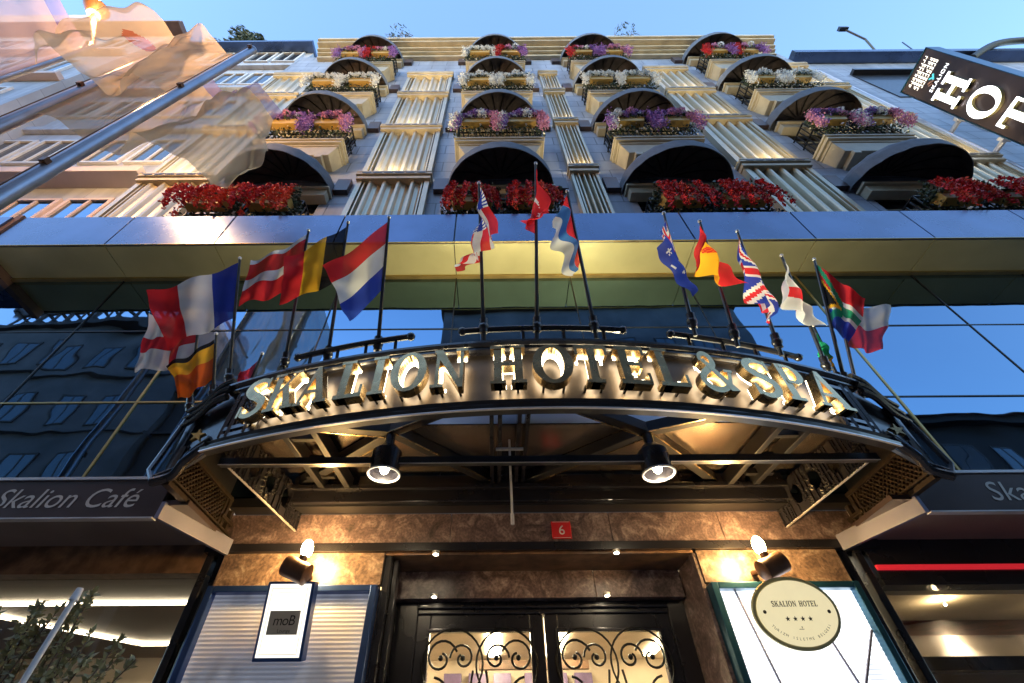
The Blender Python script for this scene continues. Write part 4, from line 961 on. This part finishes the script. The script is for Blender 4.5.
for fi, (nm, base, tip, bot, ft, fb) in enumerate(FLAGS):
    base, T, Bt, FT_, FB_ = map(Vector, (base, tip, bot, ft, fb))
    t = thing('flagpole', FL[nm], 'flag', base, 'national flags on the entrance canopy')
    m = MB(); ax = (T-base).normalized(); m.tube([base-ax*.12, T+ax*.03], [.017, .011], 8); m.build('pole', M['black'], t, smooth=True)
    m = MB(); m.tube([base-ax*.05, base+ax*.07], .032, 10); m.ball(base, .04, 8); m.build('socket', M['black_gloss'], t, smooth=True)
    m = MB(); m.ball(T+ax*.045, .017, 8); m.build('finial', M['silver'], t, smooth=True)
    nu, nv = 54, 36; rnd = random.Random(fi*5+1); ph = rnd.uniform(0, 6); fr = rnd.uniform(1.6, 2.6)
    nrm = ((FT_-T).cross(Bt-T)).normalized(); drop = (FT_+FB_-T-Bt).length/2; narrow = (FT_-FB_).length < .62*(T-Bt).length or drop > 1.2*(T-Bt).length
    amp = (.05 if narrow else .035)
    vs = []
    for i in range(nu+1):
        u = i/nu
        for j in range(nv+1):
            v = j/nv; P0 = T*(1-u)*(1-v)+Bt*(1-u)*v+FT_*u*(1-v)+FB_*u*v
            if narrow: q = amp*math.sin(2*PI*(v*fr+.25*u)+ph)*min(1, u*3)+.02*math.sin(9*u+5*v+ph)*u
            else: q = amp*math.sin(2*PI*(u*fr*.8-.35*v)+ph)*min(1, u*2.5)+.014*math.sin(14*v+7*u+ph)*u
            sag = Vector((0, 0, -.06*math.sin(PI*u)*(1-v*.5))) if not narrow else Vector((.012*math.sin(7*u+ph), 0, 0))
            vs.append(P0+nrm*q+sag+Vector((0, 0, .02*u*math.sin(6*v+ph))))
    m = MB()
    m.v = [tuple(p) for p in vs]
    for i in range(nu):
        for j in range(nv):
            o = i*(nv+1)+j; m.f.append((o, o+nv+1, o+nv+2, o+1)); m.m.append(D(nm, (i+.5)/nu, (j+.5)/nv))
    fo = m.build('flag', FC, t, fix=False)
    for p in fo.data.polygons: p.use_smooth = True

# ================================================================== TALL FLAGPOLES AT THE LEFT
BIG = [((-3.6, 1.49), 9.6, (-4.45, .95), 9.35, 7.3, (.85, .70, .52)), ((-4.75, 1.47), 9.6, (-2.85, 1.95), 9.3, 6.6, (.85, .66, .44)), ((-6.02, 1.43), 9.6, (-5.3, .1), 9.5, 7.4, (.75, .58, .58))]
BL = ['tall vertical grey flagpole nearest the hotel windows with a sheer cream flag', 'middle of the three tall grey flagpoles at the left with a sheer peach flag', 'leftmost tall grey flagpole with a sheer mauve flag and the floodlight at its head']
for k, ((px, py), zt, far, z1, z0, colr) in enumerate(BIG):
    t = thing('tall_flagpole', BL[k], 'flagpole', (px, py, .12), 'tall flagpoles left of the hotel')
    m = MB(); m.tube([(px, py, .12), (px, py, zt)], [.072, .052], 20); m.build('pole', M['alu'], t, smooth=True)
    m = MB(); m.tube([(px, py, zt), (px, py, zt+.03), (px, py, zt+.06)], [.06, .06, .03], 14); m.build('finial', M['alu'], t, smooth=True)
    m = MB(); m.tube([(px, py, .12), (px, py, .16)], .16, 20); m.build('base_plate', M['alu'], t)
    m = MB(); m.tube([(px+.02, py-.075, 3), (px+.02, py-.075, zt-.05)], .006, 6)
    for z in (zt-.1, zt-2.2, zt-4.4): m.box(px-.01, px+.04, py-.09, py-.045, z, z+.06)
    m.build('halyard', M['copper'], t)
    fm = [cloth('sheer_flag_%d' % k, colr, .30, .6), cloth('sheer_violet_%d' % k, (.40, .30, .62), .42, .6), cloth('sheer_coral_%d' % k, (.85, .28, .14), .42, .6)]
    m = MB(); nu, nv = 110, 70; dx, dy = far[0]-px, far[1]-py; vs = []
    for i in range(nu+1):
        u = i/nu
        for j in range(nv+1):
            v = j/nv; z = z1-(z1-z0)*v-u*(.55+.25*math.sin(3*v+k))-.1*math.sin(PI*u)
            wv = .16*math.sin(2*PI*(u*1.7+.35*v)+k*2.1)*min(1, u*3)+.06*math.sin(2*PI*(u*4.2-.8*v)+k)*u+.03*math.sin(23*v+9*u)*u+.014*math.sin(2*PI*(u*9+1.3*v)+k)*min(1, u*4)+.005*math.sin(2*PI*(u*17-2.1*v)+k)*min(1, u*4)
            vs.append((px+.04+dx*u*(1-.1*math.sin(5*v+k)), py+dy*u+wv, z))
    m.v = vs
    for i in range(nu):
        for j in range(nv):
            o = i*(nv+1)+j; m.f.append((o, o+nv+1, o+nv+2, o+1)); u, v = (i+.5)/nu, (j+.5)/nv
            c_ = 0
            if k == 0 and math.hypot((u-.8)*1.2, v-.35) < .09: c_ = 2
            if k == 1 and v < .10 and u > .4: c_ = 1
            if k == 2 and (v < .16 or v > .9): c_ = 1
            m.m.append(c_)
    fo = m.build('flag', fm, t, fix=False)
    for p in fo.data.polygons: p.use_smooth = True
# floodlight on the head of the leftmost pole
FLt = thing('floodlight', 'glaring orange floodlight on a short arm at the head of the leftmost tall flagpole', 'floodlight', (-6.02, 1.43, 9.66))
m = MB(); m.tube([(-6.02, 1.43, 9.64), (-6.12, 1.30, 9.95), (-6.2, 1.12, 10.25)], .035, 10); m.build('arm', M['copper'], FLt, smooth=True)
m = MB(); m.tube([(-6.2, 1.12, 10.25), (-6.22, 1.06, 10.42)], [.09, .17], 18); m.build('housing', M['copper'], FLt, smooth=True)
m = MB(); m.ball((-6.22, 1.05, 10.42), .13, 14); m.build('lens', M['flood'], FLt, smooth=True)
point(FLt, (-6.15, 1.15, 10.15), 190, (1, .55, .22), .12)

# ================================================================== BLADE SIGN
BX = 10.33
BS = thing('blade_sign', 'big black vertical blade sign with white lit letters high on the right', 'sign', (BX+.15, 3.3, 5))
m = MB(); m.box(BX+.01, BX+.3, 2.36, 3.30, 5.2, 13.96); m.build('cabinet', M['cafe_face'], BS, bevel=.01)
m = MB(); m.box(BX-.01, BX+.32, 2.345, 2.357, 5.2, 13.98); m.box(BX-.01, BX+.32, 3.303, 3.315, 5.2, 13.98); m.box(BX-.01, BX+.32, 2.345, 3.315, 13.962, 13.98); m.build('edge_trim', M['tealframe'], BS)
z = 12.25
for ch in 'HOTEL':
    wd = glyph(ch)[0]; Hh = .66; lw = .60*wd/.92
    def fb_(u, v, w_, z=z, lw=lw, wd=wd, Hh=Hh): return (BX+.01-w_, 2.90-(u/wd-.5)*lw, z+v*Hh)
    m = MB(); letter_mesh(m, ch, fb_, 0, .07); lo = m.build('letter', M['brass'], BS)
    m = MB(); letter_mesh(m, ch, fb_, .0785, .083); m.build('lit_face', M['lit_white'], lo)
    z -= .90
m = MB(); text_into(m, 'SKALION', .125, lambda u, v, w_: (BX+.004, 2.80-u, 13.10+v), sp=1.2); m.build('lettering', M['lit_white'], BS)
m = MB(); rnd = random.Random(4)
for i in range(9):
    for j in range(5):
        y0 = 2.50+i*.075; z0 = 13.44+j*.085
        if rnd.random() < .9:
            m.box(BX+.002, BX+.009, y0, y0+.055, z0, z0+.014); m.box(BX+.002, BX+.009, y0, y0+.012, z0+.016, z0+.07)
            if rnd.random() < .5: m.box(BX+.002, BX+.009, y0+.028, y0+.04, z0+.016, z0+.06)
m.build('lattice_pattern', mat('backlit_lattice', (.9, .85, .75), .5, 0, 0, emit=(1, .9, .75), es=.35), BS)
m = MB(); m.beam((BX, 2.76, 13.36), (BX, 2.86, 13.26), .012, .035); m.beam((BX, 2.88, 13.38), (BX, 2.82, 13.30), .012, .03); m.build('teal_stroke', mat('teal_enamel', (.05, .35, .38), .4, 0, 0, emit=(.1, .6, .65), es=.2), BS)
m = MB(); m.beam((BX, 2.86, 13.24), (BX, 2.97, 13.33), .012, .035); m.beam((BX, 2.93, 13.22), (BX, 3.0, 13.28), .012, .03); m.build('copper_stroke', mat('copper_enamel', (.45, .22, .14), .4, .3, 0), BS)
for z in (12.1, 10.9, 9.7, 8.4):
    m = MB(); m.beam((BX+.1, 3.3, z), (BX+.1, 3.8, z), .06, .08); m.box(BX-.0, BX+.2, 3.33, 3.40, z-.06, z+.06); m.build('bracket', M['silver'], BS, bevel=.005)
for dx in (0, .12): 
    m = MB(); m.tube([(10.18+dx, 3.62, 5), (10.18+dx, 3.62, 17.5)], .025, 8); m.build('conduit', M['silver'], H, smooth=True)

# ================================================================== NEIGHBOURING BUILDINGS
def nwindow(root, x0, x1, z0, z1, y, fm, gm, mid=True, dep=.06):
    f = MB(); w_ = .07
    f.box(x0, x0+w_, y-dep, y, z0, z1); f.box(x1-w_, x1, y-dep, y, z0, z1); f.box(x0+w_, x1-w_, y-dep, y, z1-w_, z1); f.box(x0+w_, x1-w_, y-dep, y, z0, z0+w_)
    if mid: f.box((x0+x1)/2-.025, (x0+x1)/2+.025, y-dep+.01, y, z0+w_, z1-w_)
    o = f.build('window', fm, root); g_ = MB(); g_.box(x0+w_, x1-w_, y-.02, y-.012, z0+w_, z1-w_); g_.build('pane', gm, o)
NL = thing('neighbour_building', 'pale blue-white neighbouring building directly left of the hotel with banded storeys', 'building', (-11, 3.9, 0))
m = MB(); m.box(-17.5, -6.8, 3.9, 13, 0, 21.9); m.build('wall', M['nb_wall'], NL)
for z, d_ in ((7.6, .18), (10.15, .35), (13.2, .12), (16.4, .22), (19.4, .15)): 
    m = MB(); m.box(-17.4, -6.82, 3.9-d_, 3.898, z, z+.22); m.build('string_course', M['nb_pink'] if z < 11 else M['nb_wall'], NL, bevel=.01)
m = MB(); m.box(-17.6, -6.75, 3.5, 13.2, 21.9, 22.1); m.build('roof', M['fascia'], NL)
for fl_ in range(5):
    for x in (-8.95, -7.95, -10.6, -11.6, -13.4, -14.4, -16.2):
        z0 = 8.25+fl_*3.05; nwindow(NL, x, x+.88, z0, z0+1.35, 3.898, M['nb_pink'] if fl_ == 0 else M['white'], M['glass'] if fl_ == 0 else M['window'])
m = MB(); m.box(-17.4, -6.5, 2.95, 3.89, 6.7, 7.2); m.build('shop_ledge', M['fascia'], NL)
N2 = thing('neighbour_building', 'taller white building with brown eaves at the upper left corner, behind the flags', 'building', (-15, 2.9, 0))
m = MB(); m.box(-24, -11.5, 3.2, 12, 0, 21.3); m.build('wall', M['nb_wall'], N2)
m = MB(); m.box(-24.2, -11.2, 2.75, 12.2, 21.3, 21.42); m.box(-24.2, -11.25, 2.8, 12.2, 21.42, 21.7); m.build('eaves', M['roofbrown'], N2, bevel=.02)
m = MB(); m.box(-20, -16, 2.9, 9, 21.7, 24); m.build('roof_storey', M['nb_pink'], N2)
for fl_ in range(6):
    for x in (-13.3, -15.2, -17.1, -19.0, -21): z0 = 4+fl_*2.95; nwindow(N2, x, x+1.1, z0, z0+1.6, 3.198, M['white'], M['glass'] if fl_ % 2 else M['window'])
for fl_ in range(1, 6):
    m = MB(); m.box(-23.9, -11.55, 3.0, 3.198, 3.4+fl_*2.95, 3.6+fl_*2.95); m.build('string_course', M['nb_pink'], N2, bevel=.01)
N3 = thing('roof_pavilion', 'small red-tiled roof pavilion seen over the left neighbour, beside the tree', 'roof pavilion', (-13, 7, 22.1))
m = MB(); m.box(-14.6, -11.2, 6.0, 9, 22.1, 26.3); m.build('wall', M['white'], N3)
m = MB(); m.add([(-14.8, 5.7, 26.3), (-11.0, 5.7, 26.3), (-11.0, 9.2, 26.3), (-14.8, 9.2, 26.3), (-14.8, 7.4, 27.2), (-11.0, 7.4, 27.2)], [(3, 2, 1, 0), (0, 1, 5, 4), (2, 3, 4, 5), (1, 2, 5), (3, 0, 4)]); m.build('roof', M['tiled'], N3)
NR = thing('neighbour_building', 'pale blue-tiled neighbouring building behind the blade sign at the right', 'building', (16, 3.8, 0))
m = MB(); m.box(10.36, 34, 3.8, 13, 0, 19.2); m.build('wall', M['stone'], NR)
m = MB(); m.box(10.38, 34, 3.45, 13, 19.2, 19.5); m.build('roof', M['fascia'], NR)
m = MB(); m.box(11.5, 15.2, 3.62, 3.79, 17.6, 17.72); m.box(11.5, 15.2, 3.77, 3.795, 15.3, 17.6); m.build('dark_recess', M['black'], NR)
for fl_ in range(4):
    for x in (11.8, 13.4, 16.5, 18.5, 20.5): z0 = 4.2+fl_*2.8; nwindow(NR, x, x+1.1, z0, z0+1.6, 3.798, M['white'], M['window'])
AN = thing('roof_antenna', 'thin dark aerial arm projecting over the right neighbour\'s roof edge', 'antenna', (13.4, 3.6, 19.5))
m = MB(); m.tube([(13.6, 3.7, 19.5), (13.3, 3.3, 20.3), (12.8, 3.1, 20.9)], .035, 6); m.build('arm', M['black'], AN); m = MB(); m.box(12.6, 12.9, 3.02, 3.16, 20.85, 21.0); m.build('head', M['black'], AN)
m = MB(); m.tube([(14.6, 3.5, 19.5), (14.9, 3.45, 20.6)], .02, 6); m.build('mast', M['black'], AN)
AR = MB(); AR.tube(smooth_pts([(16.2, 3.6, 18.9), (17.2, 3.35, 19.5), (18.6, 3.3, 19.9), (21, 3.3, 19.9)], 5), .11, 10); tag(AR.build('curved_roof_arm', M['rib_black'], smooth=True), 'dark curved arm above the right neighbour\'s roof, just over the blade sign', 'roof arm')

# buildings across the street, seen mirrored in the glass
def opposite(x0, x1, h, y, m_, label, fh=3.0, gap=1.9, ww=1.05, top=None):
    t = thing('street_building', label, 'building', ((x0+x1)/2, y, 0), 'buildings across the street')
    b = MB(); b.box(x0, x1, y-9, y, 0, h); b.build('wall', m_, t)
    b = MB(); b.box(x0-.15, x1+.15, y-9.1, y+.35, h, h+.3); b.build('cornice', M['op_brown'], t)
    if top == 'hip':
        xm = (x0+x1)/2; b = MB(); b.add([(x0-.3, y+.5, h+.3), (x1+.3, y+.5, h+.3), (x1+.3, y-9.3, h+.3), (x0-.3, y-9.3, h+.3), (x0+4, y-4, h+2.6), (x1-4, y-4, h+2.6)], [(3, 2, 1, 0), (0, 1, 5, 4), (2, 3, 4, 5), (1, 2, 5), (3, 0, 4)]); b.build('roof', M['tiled'], t)
    if top == 'pergola':
        b = MB(); n = int((x1-x0)/.75)
        for i in range(n+1): x = x0+.2+(x1-x0-.4)*i/n; b.box(x-.06, x+.06, y-.3, y-.18, h+.3, h+1.7); b.box(x-.05, x+.05, y-4, y-.1, h+1.7, h+1.82)
        b.box(x0, x1, y-.35, y-.15, h+1.7, h+1.86); b.build('pergola', M['op_brown'], t)
    nf = int((h-1.5)/fh); nc = int((x1-x0-1)/gap)
    for f in range(1, nf+1):
        z0 = f*fh+.7 if f*fh+2.3 < h else None
        if z0 is None: continue
        for c_ in range(nc): x = x0+.8+c_*gap; nwindow(t, x, x+ww, z0, z0+1.6, y+.05, M['op_brown'] if m_ is M['op_grey'] else M['op_grey'], M['op_win'], dep=.08)
        b = MB(); b.box(x0, x1, y, y+.16, z0-.45, z0-.3); b.build('string_course', m_, t)
opposite(-40, -27, 17, -8, M['op_brown'], 'brown building across the street, far left in the mirror glass')
opposite(-25.5, -14.2, 18.4, -8, M['op_grey'], 'tall dark grey building with roof pergola mirrored in the left glass', top='pergola')
opposite(-14.0, -9.6, 14.5, -8.3, M['op_brown'], 'narrow brown building across the street beside the pergola house')
opposite(-9.2, -2.8, 14.0, -8, M['op_grey'], 'lower grey building across the street, mirrored behind the centre left flags')
opposite(-2.4, 12.6, 19.6, -8, M['op_grey'], 'grey corner building across the street, mirrored behind the middle flags')
opposite(13.0, 34, 12.2, -8, M['op_brown'], 'low brown hip-roofed building mirrored at the bottom of the right glass', top='hip')

# ================================================================== PLANTS
def leafy(mb, c, r, n, s, mi, rnd, flat=1.):
    for i in range(n):
        d = Vector((rnd.gauss(0, 1), rnd.gauss(0, 1), rnd.gauss(0, 1)*flat)).normalized()*r*rnd.random()**.4; p = Vector(c)+d
        a = Vector((rnd.gauss(0, 1), rnd.gauss(0, 1), rnd.gauss(0, 1))).normalized(); b = a.orthogonal().normalized(); q = a.cross(b); L = s*rnd.uniform(.7, 1.4)
        mb.add([p-b*L, p-q*L*.3, p+b*L, p+q*L*.3], [(0, 1, 2, 3)], mi)
rnd = random.Random(3)
OT = thing('olive_bush', 'bushy potted olive shrub at the lower left in front of the cafe window', 'shrub', (-1.86, 2.2, .12))
m = MB(); m.tube([(-1.86, 2.2, .12), (-1.86, 2.2, .55), (-1.86, 2.2, .6)], [.17, .22, .22], 20); m.build('pot', M['roofbrown'], OT, smooth=True)
m = MB(); tips = []
m.tube([(-1.86, 2.2, .55), (-1.84, 2.2, 1.1), (-1.87, 2.18, 1.5)], [.03, .024, .018], 8)
for i in range(74):
    a = rnd.uniform(0, 2*PI); z1 = rnd.uniform(1.45, 2.26); rr = rnd.uniform(.08, .46)*(1.15-(z1-1.45)*.5); s = Vector((-1.86, 2.2, rnd.uniform(.9, 1.5))); e = Vector((-1.86+rr*math.cos(a), 2.2+rr*math.sin(a)*.7, z1))
    md = (s+e)/2+Vector((rnd.gauss(0, .04), rnd.gauss(0, .04), .03)); pts = smooth_pts([tuple(s), tuple(md), tuple(e)], 5); m.tube(pts, [.008-.006*k/(len(pts)-1) for k in range(len(pts))], 5); tips.append([Vector(p) for p in pts])
m.build('stem', M['bark'], OT)
m = MB()
for pts in tips:
    for k in range(150):
        t_ = rnd.uniform(.25, 1.0)*(len(pts)-1); i = min(int(t_), len(pts)-2); p = pts[i].lerp(pts[i+1], t_-i)
        d = Vector((rnd.gauss(0, 1), rnd.gauss(0, 1), rnd.gauss(.5, .8))).normalized(); q = d.orthogonal().normalized(); L = rnd.uniform(.024, .042); W2 = L*.2
        m.add([p, p+d*L*.5+q*W2, p+d*L, p+d*L*.5-q*W2], [(0, 1, 2, 3)])
m.build('foliage', M['olive_leaf'], OT, fix=False)
pt = thing('white_post', 'slim white metal post leaning among the olive leaves at the lower left', 'post', (-2.0, 2.05, .12))
m = MB(); m.tube([(-1.72, 1.98, .14), (-1.70, 2.0, 2.19)], .011, 10); m.build('rod', M['white'], pt, smooth=True)
m = MB(); m.tube([(-1.70, 2.0, 2.19), (-1.70, 2.0, 2.235)], [.017, .012], 10); m.build('cap', M['white'], pt, smooth=True)
RT = thing('roof_tree', 'small dark tree growing on the left neighbour\'s roof', 'tree', (-11.5, 4.6, 22.1))
m = MB(); m.tube([(-11.5, 4.6, 22.0), (-11.5, 4.6, 24.4), (-11.4, 4.5, 26)], [.12, .09, .04], 8)
for i in range(8): a = i*.8; m.tube([(-11.5, 4.6, 23.2+i*.3), (-11.5+.8*math.cos(a), 4.6+.5*math.sin(a), 24+i*.35)], [.04, .015], 5)
m.build('trunk', M['bark'], RT)
m = MB()
for i in range(17): leafy(m, (-11.5+rnd.gauss(0, .5), 4.5+rnd.gauss(0, .35), 24.9+rnd.gauss(0, 1.1)), rnd.uniform(.3, .55), 420, .10, 0, rnd)
m.build('crown', M['leaf'], RT, fix=False)
for bx, lab in ((-3.2, 'sparse twiggy weed on the parapet above the left windows'), (4.9, 'small twiggy weed on the parapet at the right of the roofline')):
    t = thing('parapet_weed', lab, 'plant', (bx, 3.2, 20.42)); m = MB()
    for i in range(16 if bx < 0 else 9):
        x = bx+rnd.gauss(0, .3); h_ = rnd.uniform(.35, 1.25)*(1 if bx < 0 else .9); m.tube([(x, 3.25, 20.4), (x+rnd.gauss(0, .12), 3.2, 20.4+h_*.6), (x+rnd.gauss(0, .2), 3.18, 20.4+h_)], [.016, .01, .005], 4)
    m.build('stem', M['bark'], t); m = MB(); leafy(m, (bx, 3.2, 20.85), .42, 150, .05, 0, rnd, .5); m.build('leaves', M['leaf'], t, fix=False)
